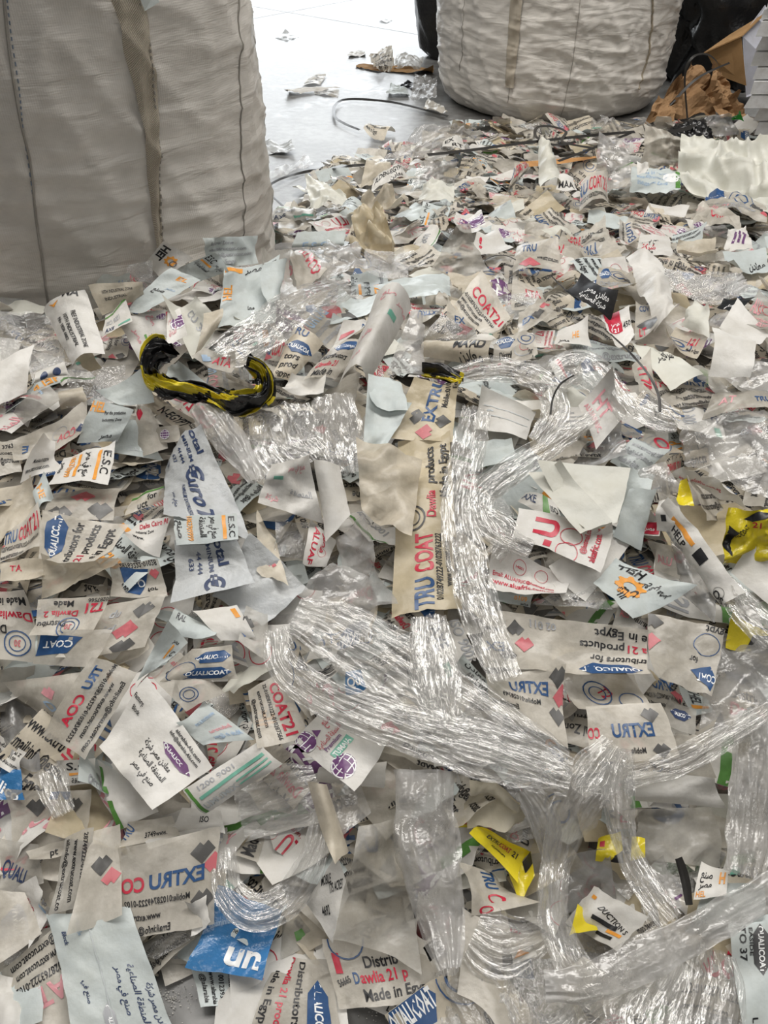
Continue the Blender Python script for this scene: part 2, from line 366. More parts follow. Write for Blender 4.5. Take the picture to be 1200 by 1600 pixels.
def sheet_geo(quad, items, filmname, seed, lift, bend=None, crumple=.0035, edge=.012, cuts=(), cf=(1.2, 5.0), cell=.012, cn=5, jit=.006, curl=.024, soft=None, facet=.0045):
    rng = random.Random(seed)
    P = [corner(c, lift + rng.uniform(-1, 1) * jit) for c in quad]
    W = (np.linalg.norm(P[1] - P[0]) + np.linalg.norm(P[2] - P[3])) / 2; H = (np.linalg.norm(P[3] - P[0]) + np.linalg.norm(P[2] - P[1])) / 2
    soft = (crumple >= .0115) if soft is None else soft; cap = 40 if cell > .012 else 26
    if soft: cell = min(cell, .007); cap = 60
    nu = int(min(max(W / cell, 6), cap)); nv = int(min(max(H / cell, 6), cap))
    V, F, mats, FM = flat_sheet(W, H, nu, nv, items, filmname, cuts)
    tu, tv, lay = V[:, 0], V[:, 1], V[:, 2]; u, v = unit_grid(nu, nv)
    cf_ = crumple_fn(rng, facet if soft else crumple, 7 if soft else cn, *((1.2, 5.0) if soft else cf)); sf = soft_fn(seed, crumple * 1.15) if soft else None
    ph = [rng.uniform(0, 9) for _ in range(8)]
    def en(t, k): return edge * (np.sin(5 * t + ph[k]) * .6 + np.sin(13 * t + ph[k + 1]) * .35 + np.sin(31 * t + ph[k + 2]) * .25)
    u2 = u + (1 - u) * en(v, 0) + u * en(v, 1); v2 = v + (1 - v) * en(u, 2) + v * en(u, 3)
    u2, v2 = u2[:, None], v2[:, None]
    S = P[0] * (1 - u2) * (1 - v2) + P[1] * u2 * (1 - v2) + P[2] * u2 * v2 + P[3] * (1 - u2) * v2
    N = np.cross(P[2] - P[0], P[3] - P[1]); N = N / (np.linalg.norm(N) + 1e-9)
    if np.dot(N, np.array([0, 0, CAMH]) - sum(P) / 4) < 0: N = -N; flip = True
    else: flip = False
    if bend is None: bend = (rng.uniform(0, 6.28), rng.choice((1, 1, -1)) * rng.uniform(.03, .10))
    a, amp = bend[:2]; pw = bend[2] if len(bend) > 2 else 2
    t = (u - .5) * math.cos(a) + (v - .5) * math.sin(a)
    arch = amp * max(W, H) * (1 - np.abs(2 * t) ** pw)
    d = arch + cf_(u * W * 12, v * H * 12)
    if soft: d = d + sf(u * W, v * H)
    if curl:
        for _ in range(rng.choice((1, 1, 2))):
            cu, cv = rng.choice(((0, 0), (1, 0), (1, 1), (0, 1))); rad = rng.uniform(.45, .8); d = d + curl * rng.uniform(.3, 1.3) * np.maximum(0, 1 - np.hypot(u - cu, v - cv) / rad) ** 1.8
    S = S + N[None] * d[:, None]
    S = tri_interp(S.reshape(nv + 1, nu + 1, 3), tu, tv) + N[None] * (np.minimum(lay, 4) * .0004 + (lay > 0) * .0003)[:, None]
    if flip: F = [f[::-1] for f in F]
    return S, F, mats, FM, N, W, H
_seed = [100]
def hero(name, label, cat, quad, items=None, film='milky', ref=None, more=(), group=None, **kw):
    _seed[0] += 1; lift = kw.pop('lift', None)
    sl = stack_lift(quad); lift = sl if lift is None else lift
    S, F, mats, FM, N, W, H = sheet_geo(quad, items, film, _seed[0], lift, **kw)
    cover_poly([c[:2] for c in quad]); S = list(S); F = list(F); FM = list(FM)
    for k, (q2, it2, f2, kw2) in enumerate(more):
        k2 = dict(kw); k2.update(kw2); l2 = k2.pop('lift', lift + .006 * (k + 1))
        S2, F2, m2, FM2, _, _, _ = sheet_geo(q2, it2, f2, _seed[0] * 7 + k, l2, **k2); o = len(S); S += list(S2); cover_poly([c[:2] for c in q2])
        mp = []
        for m in m2:
            if m not in mats: mats.append(m)
            mp.append(mats.index(m))
        F += [tuple(i + o for i in f) for f in F2]; FM += [mp[i] for i in FM2]
    o = mesh_obj(name, S, F, mats, FM, smooth=film not in ('kraft',)); recentre(o); tag(o, label, cat, group)
    c = np.mean([q[:2] for q in quad], 0); HEROES.append((c[0], c[1], ref or label)); return o
def catmull(P, n):
    P = np.asarray(P, float); m = len(P); t = np.linspace(0, m - 1, n); i = np.clip(t.astype(int), 0, m - 2); f = (t - i)[:, None]
    g = lambda k: P[np.clip(k, 0, m - 1)]
    a, b, c, d = g(i - 1), g(i), g(i + 1), g(i + 2)
    return .5 * (2 * b + (c - a) * f + (2 * a - 5 * b + 4 * c - d) * f ** 2 + (3 * b - a - 3 * c + d) * f ** 3)
def ribbon_geo(pts, seed, lift, pleats=9, amp=.004, arch=.09, layers=2, na=None, nc=44, tube=False, rag=.06):
    rng = np.random.default_rng(seed); C = []; Wd = []
    for p in pts:
        l = p[3] if len(p) > 3 else 0
        q = hit(p[0], p[1], lift + max(l, 0)) if l >= 0 else hity(p[0], p[1], -l)
        _, dep = project(q); C.append(q); Wd.append(p[2] * float(dep) / FPX)
    L = sum(np.linalg.norm(np.subtract(C[i + 1], C[i])) for i in range(len(C) - 1))
    na = na or int(min(max(L / .006, 14), 150)); C = catmull(C, na + 1); Wd = catmull(np.array(Wd)[:, None], na + 1)[:, 0]
    T = np.gradient(C, axis=0); T /= np.linalg.norm(T, axis=1)[:, None] + 1e-9
    up = np.array([0, -.45, .9]); S = np.cross(T, up[None]); S /= np.linalg.norm(S, axis=1)[:, None] + 1e-9
    Nn = np.cross(S, T); s = np.cumsum(np.r_[0, np.linalg.norm(np.diff(C, axis=0), axis=1)])
    V, F, UV = [], [], []
    for ly in range(layers):
        ww = Wd * (1 - .12 * ly) * (1 + (rag > 0) * (.22 * (vnoise(s * 16, 0 * s, seed + ly) - .5) + rag * 2.5 * (vnoise(s * 55, 0 * s, seed + 3 + ly) - .5)))
        c = np.linspace(0, 1, nc + 1); z = np.zeros((na + 1, nc + 1))
        sw = s[:, None] + .012 * vnoise(s[:, None] * 30, c[None] * 6, seed + ly); cw = c[None] + .10 * (vnoise(s[:, None] * 11, c[None] * 3, seed + 9 + ly) - .5) + .05 * (vnoise(s[:, None] * 33, c[None] * 7, seed + 5 + ly) - .5)
        z += amp * 2.2 * (ridged(cw * pleats * .55, sw * 9, seed + 2 + ly) - .5) + amp * 1.6 * (ridged(cw * pleats * 1.2, sw * 22, seed + 3 + ly) - .5) + amp * .9 * (ridged(cw * pleats * 2.4, sw * 40, seed + 4 + ly) - .5)
        z += amp * 1.8 * (vnoise(s[:, None] * 16, c[None] * 2.5, seed + 6 + ly) - .5)
        z += (arch * ww)[:, None] * (1 - (2 * c[None] - 1) ** 2) * (1 if ly == 0 else -.35)
        pos = C[:, None] + S[:, None] * ((c[None] - .5) * ww[:, None])[..., None] + Nn[:, None] * z[..., None] - np.array([0, 0, .004 * ly])
        o = len(V); V += list(pos.reshape(-1, 3)); F += grid_faces(nc, na, o)
        UV += list(np.stack(np.broadcast_arrays(s[:, None], c[None] * Wd.mean() + ly), -1).reshape(-1, 2))
    return V, F, UV, C
def ribbon(name, label, cat, pts, film='stretch', ref=None, lift=None, group=None, seedadd=0, film2=None, **kw):
    _seed[0] += 1; q = [(p[0], p[1]) for p in pts]
    if lift is None: lift = stack_lift(q, step=.006, base=.03)
    V, F, UV, C = ribbon_geo(pts, _seed[0] + seedadd, lift, **kw)
    fm = None; mats = [film]
    if film2:
        mats = [film, film2]; nc = kw.get('nc', 44); rg = random.Random(_seed[0]); fm = []
        for i in range(len(F)): cc = (i % nc) / nc; aa = (i // nc); fm.append(1 if float(vnoise(aa * .10, cc * 2.2 + 3 * (i // (nc * 150)), 5)) > .66 else 0)
    o = mesh_obj(name, V, F, mats, fm, uv=UV); recentre(o); tag(o, label, cat, group)
    m = pts[len(pts) // 2]; HEROES.append((m[0], m[1], ref or label)); 
    for i in range(len(pts) - 1):
        (x0, y0, w0), (x1, y1, w1) = pts[i][:3], pts[i + 1][:3]; dx, dy = x1 - x0, y1 - y0; l = math.hypot(dx, dy) + 1e-6; nx, ny = -dy / l, dx / l
        if w0 > 25: cover_poly([(x0 + nx * w0 * .4, y0 + ny * w0 * .4), (x1 + nx * w1 * .4, y1 + ny * w1 * .4), (x1 - nx * w1 * .4, y1 - ny * w1 * .4), (x0 - nx * w0 * .4, y0 - ny * w0 * .4)])
    return o

# ------------------------------------------------------------------ the setting: concrete floor of the hall
def concrete():
    m, nt, out = base_mat('concrete'); L = nt.links.new
    tc = nd(nt, 'ShaderNodeTexCoord'); pb = nd(nt, 'ShaderNodeBsdfPrincipled')
    n1 = nd(nt, 'ShaderNodeTexNoise'); n1.inputs['Scale'].default_value = 1.6; n1.inputs['Detail'].default_value = 8; n1.inputs['Roughness'].default_value = .7
    n2 = nd(nt, 'ShaderNodeTexNoise'); n2.inputs['Scale'].default_value = 22; n2.inputs['Detail'].default_value = 6
    n3 = nd(nt, 'ShaderNodeTexVoronoi'); n3.inputs['Scale'].default_value = 170
    for n in (n1, n2, n3): L(tc.outputs['Object'], n.inputs['Vector'])
    cr = nd(nt, 'ShaderNodeValToRGB'); cr.color_ramp.elements[0].color = (.075, .07, .063, 1); cr.color_ramp.elements[1].color = (.27, .272, .268, 1)
    cr.color_ramp.elements[0].position = .32; cr.color_ramp.elements[1].position = .66
    ad = nd(nt, 'ShaderNodeMath', operation='ADD'); mu = nd(nt, 'ShaderNodeMath', operation='MULTIPLY'); mu.inputs[1].default_value = .45
    su = nd(nt, 'ShaderNodeMath', operation='SUBTRACT'); su.inputs[1].default_value = .22
    L(n2.outputs['Fac'], mu.inputs[0]); L(n1.outputs['Fac'], ad.inputs[0]); L(mu.outputs[0], ad.inputs[1]); L(ad.outputs[0], su.inputs[0]); L(su.outputs[0], cr.inputs['Fac'])
    L(cr.outputs[0], pb.inputs['Base Color'])
    rr = nd(nt, 'ShaderNodeMapRange'); rr.inputs['From Min'].default_value = .3; rr.inputs['From Max'].default_value = .7; rr.inputs['To Min'].default_value = .17; rr.inputs['To Max'].default_value = .40; L(ad.outputs[0], rr.inputs['Value']); L(rr.outputs[0], pb.inputs['Roughness'])
    bp = nd(nt, 'ShaderNodeBump'); bp.inputs['Strength'].default_value = .12; bp.inputs['Distance'].default_value = .01; L(n2.outputs['Fac'], bp.inputs['Height']); L(bp.outputs[0], pb.inputs['Normal'])
    pb.inputs['Specular IOR Level'].default_value = .6
    L(pb.outputs[0], out.inputs['Surface'])
concrete()
floor = mesh_obj('floor', [(-9, -2, 0), (9, -2, 0), (9, 16, 0), (-9, 16, 0)], [(0, 1, 2, 3)], 'concrete', smooth=False)
tag(floor, 'grey concrete floor of the hall, glossy with daylight', None, kind='structure')
def joint(a, b, w=.006):
    A, B = hit(*a), hit(*b); A[2] = B[2] = .0012; d = B - A; n = np.array([-d[1], d[0], 0]); n /= np.linalg.norm(n)
    A = A - d * .5; B = B + d * .5
    mesh_obj('saw_cut_joint', [A - n * w, B - n * w, B + n * w, A + n * w], [(0, 1, 2, 3)], 'strap_black', parent=floor, smooth=False)
joint((402, 28), (540, 2), .005); joint((448, 19), (630, 50), .005); joint((410, 293), (470, 320), .004)  # two saw-cut joints, then a thin dark line by the left bag

# ------------------------------------------------------------------ jumbo bags
def woven():
    m, nt, out = base_mat('woven_plastic'); L = nt.links.new
    tc = nd(nt, 'ShaderNodeTexCoord'); pb = nd(nt, 'ShaderNodeBsdfPrincipled'); uv = tc.outputs['UV']
    n1 = nd(nt, 'ShaderNodeTexNoise'); n1.inputs['Scale'].default_value = 5; n1.inputs['Detail'].default_value = 7; n1.inputs['Roughness'].default_value = .62
    mp = nd(nt, 'ShaderNodeMapping'); mp.inputs['Scale'].default_value = (.55, 1.2, 1); L(uv, mp.inputs[0]); L(mp.outputs[0], n1.inputs['Vector'])
    cr = nd(nt, 'ShaderNodeValToRGB'); cr.color_ramp.elements[0].color = (.56, .53, .485, 1); cr.color_ramp.elements[1].color = (.80, .765, .71, 1)
    cr.color_ramp.elements[0].position = .33; cr.color_ramp.elements[1].position = .64
    L(n1.outputs['Fac'], cr.inputs[0]); L(cr.outputs[0], pb.inputs['Base Color'])
    w1 = nd(nt, 'ShaderNodeTexWave'); w1.bands_direction = 'Y'; w1.inputs['Scale'].default_value = 75; w1.inputs['Distortion'].default_value = .6
    w2 = nd(nt, 'ShaderNodeTexWave'); w2.bands_direction = 'X'; w2.inputs['Scale'].default_value = 75; w2.inputs['Distortion'].default_value = .6
    L(uv, w1.inputs['Vector']); L(uv, w2.inputs['Vector'])
    a1 = nd(nt, 'ShaderNodeMath', operation='ADD'); L(w1.outputs['Fac'], a1.inputs[0]); L(w2.outputs['Fac'], a1.inputs[1])
    n2 = nd(nt, 'ShaderNodeTexNoise'); n2.inputs['Scale'].default_value = 9; n2.inputs['Detail'].default_value = 5; n2.inputs['Distortion'].default_value = .8
    mp2 = nd(nt, 'ShaderNodeMapping'); mp2.inputs['Scale'].default_value = (.5, 2.2, 1); mp2.inputs['Rotation'].default_value = (0, 0, .12); L(uv, mp2.inputs[0]); L(mp2.outputs[0], n2.inputs['Vector'])
    b1 = nd(nt, 'ShaderNodeBump'); b1.inputs['Strength'].default_value = .14; b1.inputs['Distance'].default_value = .001; L(a1.outputs[0], b1.inputs['Height'])
    b2 = nd(nt, 'ShaderNodeBump'); b2.inputs['Strength'].default_value = .75; b2.inputs['Distance'].default_value = .012; L(n2.outputs['Fac'], b2.inputs['Height']); L(b1.outputs[0], b2.inputs['Normal'])
    L(b2.outputs[0], pb.inputs['Normal']); pb.inputs['Roughness'].default_value = .36; pb.inputs['Specular IOR Level'].default_value = .5
    L(pb.outputs[0], out.inputs['Surface'])
    m2, nt, out = base_mat('webbing'); L = nt.links.new; pb = nd(nt, 'ShaderNodeBsdfPrincipled'); tc = nd(nt, 'ShaderNodeTexCoord')
    w = nd(nt, 'ShaderNodeTexWave'); w.bands_direction = 'DIAGONAL'; w.inputs['Scale'].default_value = 170; w.inputs['Distortion'].default_value = 2.0; L(tc.outputs['UV'], w.inputs['Vector'])
    cr = nd(nt, 'ShaderNodeValToRGB'); cr.color_ramp.elements[0].color = (.33, .28, .21, 1); cr.color_ramp.elements[1].color = (.66, .60, .50, 1); L(w.outputs['Fac'], cr.inputs[0]); L(cr.outputs[0], pb.inputs['Base Color'])
    b = nd(nt, 'ShaderNodeBump'); b.inputs['Strength'].default_value = .5; b.inputs['Distance'].default_value = .002; L(w.outputs['Fac'], b.inputs['Height']); L(b.outputs[0], pb.inputs['Normal']); pb.inputs['Roughness'].default_value = .7
    L(pb.outputs[0], out.inputs['Surface'])
woven()
film('thread_grey', (.36, .34, .31), dirt=.1, trans=0); film('thread_blue', (.20, .25, .33), dirt=.1, trans=0)
class Bag:
    def __init__(self, name, label, cx, cy, R, hgt, seed, wr, sq=2.6, rot=0.0):
        self.c = (cx, cy); self.R, self.h, self.seed, self.wr, self.sq, self.rot = R, hgt, seed, wr, sq, rot
        self.root = empty(name, (cx, cy, 0)); tag(self.root, label, 'bulk bag', 'white woven bulk bags')
        nu, nv = 260, 150; V, UV = [], []
        for j in range(nv + 1):
            s = j / nv
            for i in range(nu):
                th = 2 * math.pi * i / nu; r, z = self.prof(th, s); V.append((r * math.cos(th), r * math.sin(th), z)); UV.append((th * R, s * hgt))
        F = [(j * nu + i, j * nu + (i + 1) % nu, (j + 1) * nu + (i + 1) % nu, (j + 1) * nu + i) for j in range(nv) for i in range(nu)]
        F.append(tuple(range(nu))[::-1]); F.append(tuple(range(nv * nu, nv * nu + nu)))
        mesh_obj('bag_body', V, F, 'woven_plastic', parent=self.root, uv=UV)
    def prof(self, th, s):
        h, R = self.h, self.R; z = s * h
        rb = .16; k = 1.0
        if z < rb: k = .80 + .20 * math.sqrt(max(0, 1 - (1 - z / rb) ** 2))
        if z > h - .10: k = .86 + .14 * math.sqrt(max(0, 1 - ((z - h + .10) / .10) ** 2))
        k *= 1 + .035 * math.sin(math.pi * min(z / h, 1) * .95)
        c, q = abs(math.cos(th - self.rot)), abs(math.sin(th - self.rot)); r = R * k / ((c ** self.sq + q ** self.sq) ** (1 / self.sq)) * .965
        x, y = math.cos(th) * 1.0, math.sin(th) * 1.0; sd = self.seed
        low = 1 - min(1, max(0, (z - .05) / .75))
        n1 = 1 - abs(mnoise.noise(Vector((x * 1.5 + sd, y * 1.5, z * 13 + 1.5 * x)))) * 2.4            # horizontal sag folds
        n2 = 1 - abs(mnoise.noise(Vector((x * 3.4 + sd, y * 3.4 + 7, z * 30 + x * 3)))) * 2.4
        n0 = mnoise.noise(Vector((x * 1.3 + sd, y * 1.3, z * 3)))
        n3 = 1 - abs(mnoise.noise(Vector((x * 3.0 + sd * 2, y * 3.0, z * 4.5 + 3.5 * x)))) * 3.2        # tension creases
        n4 = 1 - abs(mnoise.noise(Vector((x * 6 - sd, y * 6 + 3, z * 8 - 5 * x)))) * 3.2
        r += self.wr * (.010 * n0 + .0065 * max(n1, 0) ** 2 * (.35 + low) + .0035 * max(n2, 0) ** 2 * (.35 + low) + .007 * max(n3, 0) ** 4 + .004 * max(n4, 0) ** 4)
        return r, z
    def at(self, px, py, off=0.0):
        d = ray(px, py); o = np.array([0, 0, CAMH]); t0 = None
        for t in np.linspace(.8, 8, 1800):
            p = o + d * t; dx, dy = p[0] - self.c[0], p[1] - self.c[1]
            if math.hypot(dx, dy) < self.R * 1.15 and 0 <= p[2] <= self.h:
                th = math.atan2(dy, dx); r, z = self.prof(th, p[2] / self.h)
                if math.hypot(dx, dy) <= r + off: return th, p[2]
        return None
    def along(self, pix, n):
        pts = [self.at(*p[:2]) for p in pix]; pts = [(a[0] % (2 * math.pi), a[1]) for a in pts if a]
        return catmull(np.array(pts), n)
    def pos(self, th, z, off):
        r, _ = self.prof(th, min(max(z / self.h, 0), 1)); r += off; return np.array([r * math.cos(th), r * math.sin(th), z])
    def cord(self, name, pix, rad, mat, n=90, dash=None, off=.002):
        A = self.along(pix, n); V, F = [], []; m = 5; C = [self.pos(t, z, off) for t, z in A]
        for i, c in enumerate(C):
            t = C[min(i + 1, n - 1)] - C[max(i - 1, 0)]; t /= np.linalg.norm(t) + 1e-9; nn = np.array([c[0], c[1], 0]); nn /= np.linalg.norm(nn); b = np.cross(t, nn)
            for k in range(m): a = 2 * math.pi * k / m; V.append(c + rad * (math.cos(a) * nn + math.sin(a) * b))
        for i in range(n - 1):
            if dash and (i % dash) >= dash // 2: continue
            F += [(i * m + k, i * m + (k + 1) % m, (i + 1) * m + (k + 1) % m, (i + 1) * m + k) for k in range(m)]
        return mesh_obj(name, V, F, mat, parent=self.root)
    def strap(self, pix, widths, mat='webbing', name='lifting_strap', off=.006, n=70, thick=.004):
        A = self.along(pix, n); W = catmull(np.array(widths)[:, None], n)[:, 0]; V, UV, F = [], [], []; nc = 6; s = 0; last = None
        for i, (t, z) in enumerate(A):
            c = self.pos(t, z, 0); s += 0 if last is None else np.linalg.norm(c - last); last = c
            for k in range(nc + 1):
                q = k / nc - .5; edge = thick if 0 < k < nc else -.002
                V.append(self.pos(t + q * W[i] / self.R, z, off + edge + .003 * math.sin(i * .23 + k))); UV.append((s, q * W[i]))
        F = grid_faces(nc, n - 1); return mesh_obj(name, V, F, mat, parent=self.root, uv=UV)

left_bag = Bag('bulk_bag', 'large grey-white woven bulk bag at left, half buried behind the scrap heap', -.895, 2.14, .565, 1.25, 3.1, 1.2, rot=.35)
left_bag.strap([(190, -12), (205, 30), (217, 80), (226, 140), (234, 210), (240, 290), (248, 385), (254, 470)], [.055, .055, .052, .042, .032, .024, .016, .014])
left_bag.cord('seam', [(5, -8), (14, 80), (30, 180), (48, 260), (56, 340), (68, 420), (78, 500), (84, 560)], .0026, 'thread_grey')
left_bag.cord('stitching', [(10, -8), (18, 60), (30, 140), (36, 200), (48, 280), (58, 360), (68, 420)], .0013, 'thread_blue', n=150, dash=4)
left_bag.cord('seam', [(370, -8), (373, 100), (376, 200), (378, 300), (376, 400), (374, 470)], .0016, 'thread_grey')
left_bag.cord('strap_stitching', [(214, -10), (228, 60), (236, 140), (243, 220), (247, 300), (252, 380)], .0022, 'thread_grey', n=150, dash=4, off=.009)
right_bag = Bag('bulk_bag', 'full white woven bulk bag with a vertical strap standing behind the heap', .93, 4.93, .60, 1.2, 8.7, 1.35, sq=2.4, rot=.5)
right_bag.strap([(808, -8), (805, 30), (802, 70), (799, 105), (797, 136)], [.055, .058, .055, .05, .045], off=.008)
right_bag.cord('seam', [(797, 130), (794, 160), (786, 190)], .0018, 'thread_grey')
right_bag.cord('seam', [(727, -8), (723, 60), (718, 110), (713, 165)], .0018, 'thread_grey')
right_bag.cord('seam', [(907, -8), (899, 60), (892, 110), (884, 150), (873, 190)], .0018, 'thread_grey')
right_bag.cord('seam', [(1020, -8), (1018, 40), (1008, 100), (996, 140)], .006, 'webbing')

# ------------------------------------------------------------------ the heap: countless scraps under and between the sheets
EXT = [('D', .06, .80, .28, 'sq'), ('D', .13, .52, .28, 'rs'), ('D', .06, .25, .28, 'sq'), ('T', 'EXTRU', .16, .56, .26, 'b', .36), ('T', 'COAT', .55, .56, .26, 'r', .28), ('T', '21', .86, .56, .26, 'r', .11),
       ('T', 'Mobile:01028749222-01028763222-01028756665', .16, .38, .09, 'k', .78), ('T', 'www.extrucoat.com', .28, .22, .10, 'k', .40), ('T', 'Email:info@extrucoat.com', .24, .06, .10, 'k', .50)]
DIST = [('Q', .20, .76, .34, .36, 'b'), ('C', .56, .76, .18, 'b'), ('C', .56, .76, .11, 'b', .2), ('T', 'Distributors for', .10, .38, .13, 'k', .55), ('T', 'Dawlia 21', .10, .21, .13, 'r', .36), ('T', 'products', .49, .21, .13, 'k', .3), ('T', 'Made in Egypt', .14, .04, .13, 'k', .5),
        ('D', .86, .7, .22, 'sq'), ('D', .93, .45, .22, 'rs')]
ESC = [('T', 'E.S.C', .06, .72, .17, 'k', .36), ('R', .06, .60, .55, .66, 'o'), ('T', 'صنع في مصر', .55, .74, .14, 'k', .36), ('T', 'المنطقة الصناعية', .08, .42, .11, 'k', .6), ('T', 'HELP', .06, .12, .22, 'o', .40), ('T', 'For the production', .5, .12, .1, 'k', .45)]
ALU = [('T', 'ALU', .05, .45, .36, 'r', .35), ('C', .56, .62, .13, 'r'), ('C', .72, .62, .13, 'r'), ('T', 'Email: ALUAFRIC@hotmail.com', .06, .26, .10, 'r', .75), ('T', 'www.aluafric.com.eg', .1, .08, .12, 'r', .7)]
SMALL = [('T', 'Industrial Zone', .08, .75, .12, 'k', .5), ('T', 'www.extrucoat.com', .08, .55, .12, 'k', .7), ('T', 'Email:info@extrucoat.com', .08, .35, .12, 'k', .8), ('T', 'Made in Egypt', .08, .12, .14, 'k', .5)]
PINK = [('T', 'صنع في مصر', .1, .6, .2, 'pk', .5), ('GLOBE', .75, .5, .25, 'p'), ('T', 'المنطقة', .12, .2, .18, 'pk', .4)]
GRN = [('R', 0, .82, 1, .88, 'G'), ('T', 'ISO 9001', .1, .45, .18, 'gy', .5), ('R', .55, .1, .95, .2, 'tg'), ('T', 'AXE', .1, .1, .2, 'n', .3)]
def shift(items, dx, dy, sc=1.0, fade=None):
    out = []
    for it in items:
        it = list(it)
        if it[0] == 'T':
            it[2] = (it[2] + dx) * sc; it[3] = (it[3] + dy) * sc; it[4] *= sc
            if len(it) > 6: it[6] *= sc
            if fade: it[5] = fade.get(it[5], it[5])
        elif it[0] in 'DCO' or it[0] in ('GLOBE', 'GEAR'):
            it[1] = (it[1] + dx) * sc; it[2] = (it[2] + dy) * sc; it[3] *= sc
        elif it[0] == 'Q':
            it[1] = (it[1] + dx) * sc; it[2] = (it[2] + dy) * sc; it[3] *= sc; it[4] *= sc
        elif it[0] == 'R':
            it[1] = (it[1] + dx) * sc; it[3] = (it[3] + dx) * sc; it[2] = (it[2] + dy) * sc; it[4] = (it[4] + dy) * sc
        out.append(tuple(it))
    return out
FADE = {'k': 'gy', 'r': 'pk', 'b': 'lb', 'o': 'pk', 'p': 'gy'}
RNG = random.Random(77)
DESIGNS = [('milky', EXT), ('milky', EXT), ('cream', EXT), ('milky', DIST), ('milky', DIST), ('cream', DIST), ('bluish', ESC), ('white', ALU), ('milky', SMALL), ('white', PINK), ('white', GRN), ('bluish', SMALL), ('cream', SMALL), ('milky', SMALL), ('milky_grey', EXT)]
BLANKS = ['milky', 'milky', 'milky_grey', 'cream', 'white', 'white', 'bluish', 'pale_green', 'haze', 'clear', 'smoke', 'milky', 'greyfilm', 'beige']
def rand_items(rng):
    f, it = rng.choice(DESIGNS); sc = rng.uniform(1.0, 1.9)
    return f, shift(it, -rng.uniform(0, 1 - 1 / sc), -rng.uniform(0, 1 - 1 / sc), sc, FADE if rng.random() < .25 else None)
PROTO = []; FINE[0] = False
for k in range(46):
    rng = RNG; W = rng.uniform(.08, .17); H = W * rng.uniform(.5, .95)
    if k < 26:
        f, it = rand_items(rng)
        it = [q for q in it if q[0] != 'T' or (q[4] * H > .0065 or len(q[1]) < 20) and -.3 < q[2] < 1 and -.15 < q[3] < 1]
    else: f, it = BLANKS[k % len(BLANKS)], None
    cuts = []
    if rng.random() < .5: cuts.append((rng.uniform(.7, .95), rng.uniform(.75, .95), rng.choice((1, -1)) * rng.uniform(.4, 1), rng.uniform(.4, 1)))
    if cuts and cuts[0][2] < 0: cuts[0] = (1 - cuts[0][0],) + cuts[0][1:]
    PROTO.append((W, H) + flat_sheet(W, H, 7, 5, it, f, cuts))
FINE[0] = True
def deform(pr, rng, mirror=None, kmax=13.0):
    W, H, V, F, mats, FM = pr[:6]
    m = (rng.random() < .5) if mirror is None else mirror
    nu, nv = NG if len(pr) == 6 else pr[6]; gu, gvv = unit_grid(nu, nv)
    x = (gu - .5) * W * (-1 if m else 1); y = (gvv - .5) * H
    a = rng.uniform(0, math.pi); k = rng.uniform(-.35, 1) * kmax + 1e-3; s = x * math.cos(a) + y * math.sin(a); t = -x * math.sin(a) + y * math.cos(a)
    cr = crumple_fn(rng, .0055, 4)(x * 12, y * 12); e = cr
    X = np.sin(k * s) / k - e * np.sin(k * s); Z = (1 - np.cos(k * s)) / k * -1 + e * np.cos(k * s)
    G = np.stack([X * math.cos(a) - t * math.sin(a), X * math.sin(a) + t * math.cos(a), Z], 1).reshape(nv + 1, nu + 1, 3)
    gn = np.cross(np.gradient(G, axis=1), np.gradient(G, axis=0)); gn /= np.linalg.norm(gn, axis=2)[..., None] + 1e-9
    if m: gn = -gn
    out = tri_interp(G, V[:, 0], V[:, 1]) + tri_interp(gn, V[:, 0], V[:, 1]) * (np.minimum(V[:, 2], 4) * .0004 + (V[:, 2] > 0) * .0003)[:, None]
    return out, ([f[::-1] for f in F] if m else F)
NG = (7, 5)
def rotmat(yaw, tilt, ta):
    cy, sy = math.cos(yaw), math.sin(yaw); Rz = np.array([[cy, -sy, 0], [sy, cy, 0], [0, 0, 1]])
    ax = np.array([math.cos(ta), math.sin(ta), 0]); c, s = math.cos(tilt), math.sin(tilt); K = np.array([[0, -ax[2], ax[1]], [ax[2], 0, -ax[0]], [-ax[1], ax[0], 0]])
    return (np.eye(3) + s * K + (1 - c) * K @ K) @ Rz
def inside_bag(x, y, m=.05):
    return any(math.hypot(x - b.c[0], y - b.c[1]) < b.R + m for b in (left_bag, right_bag))
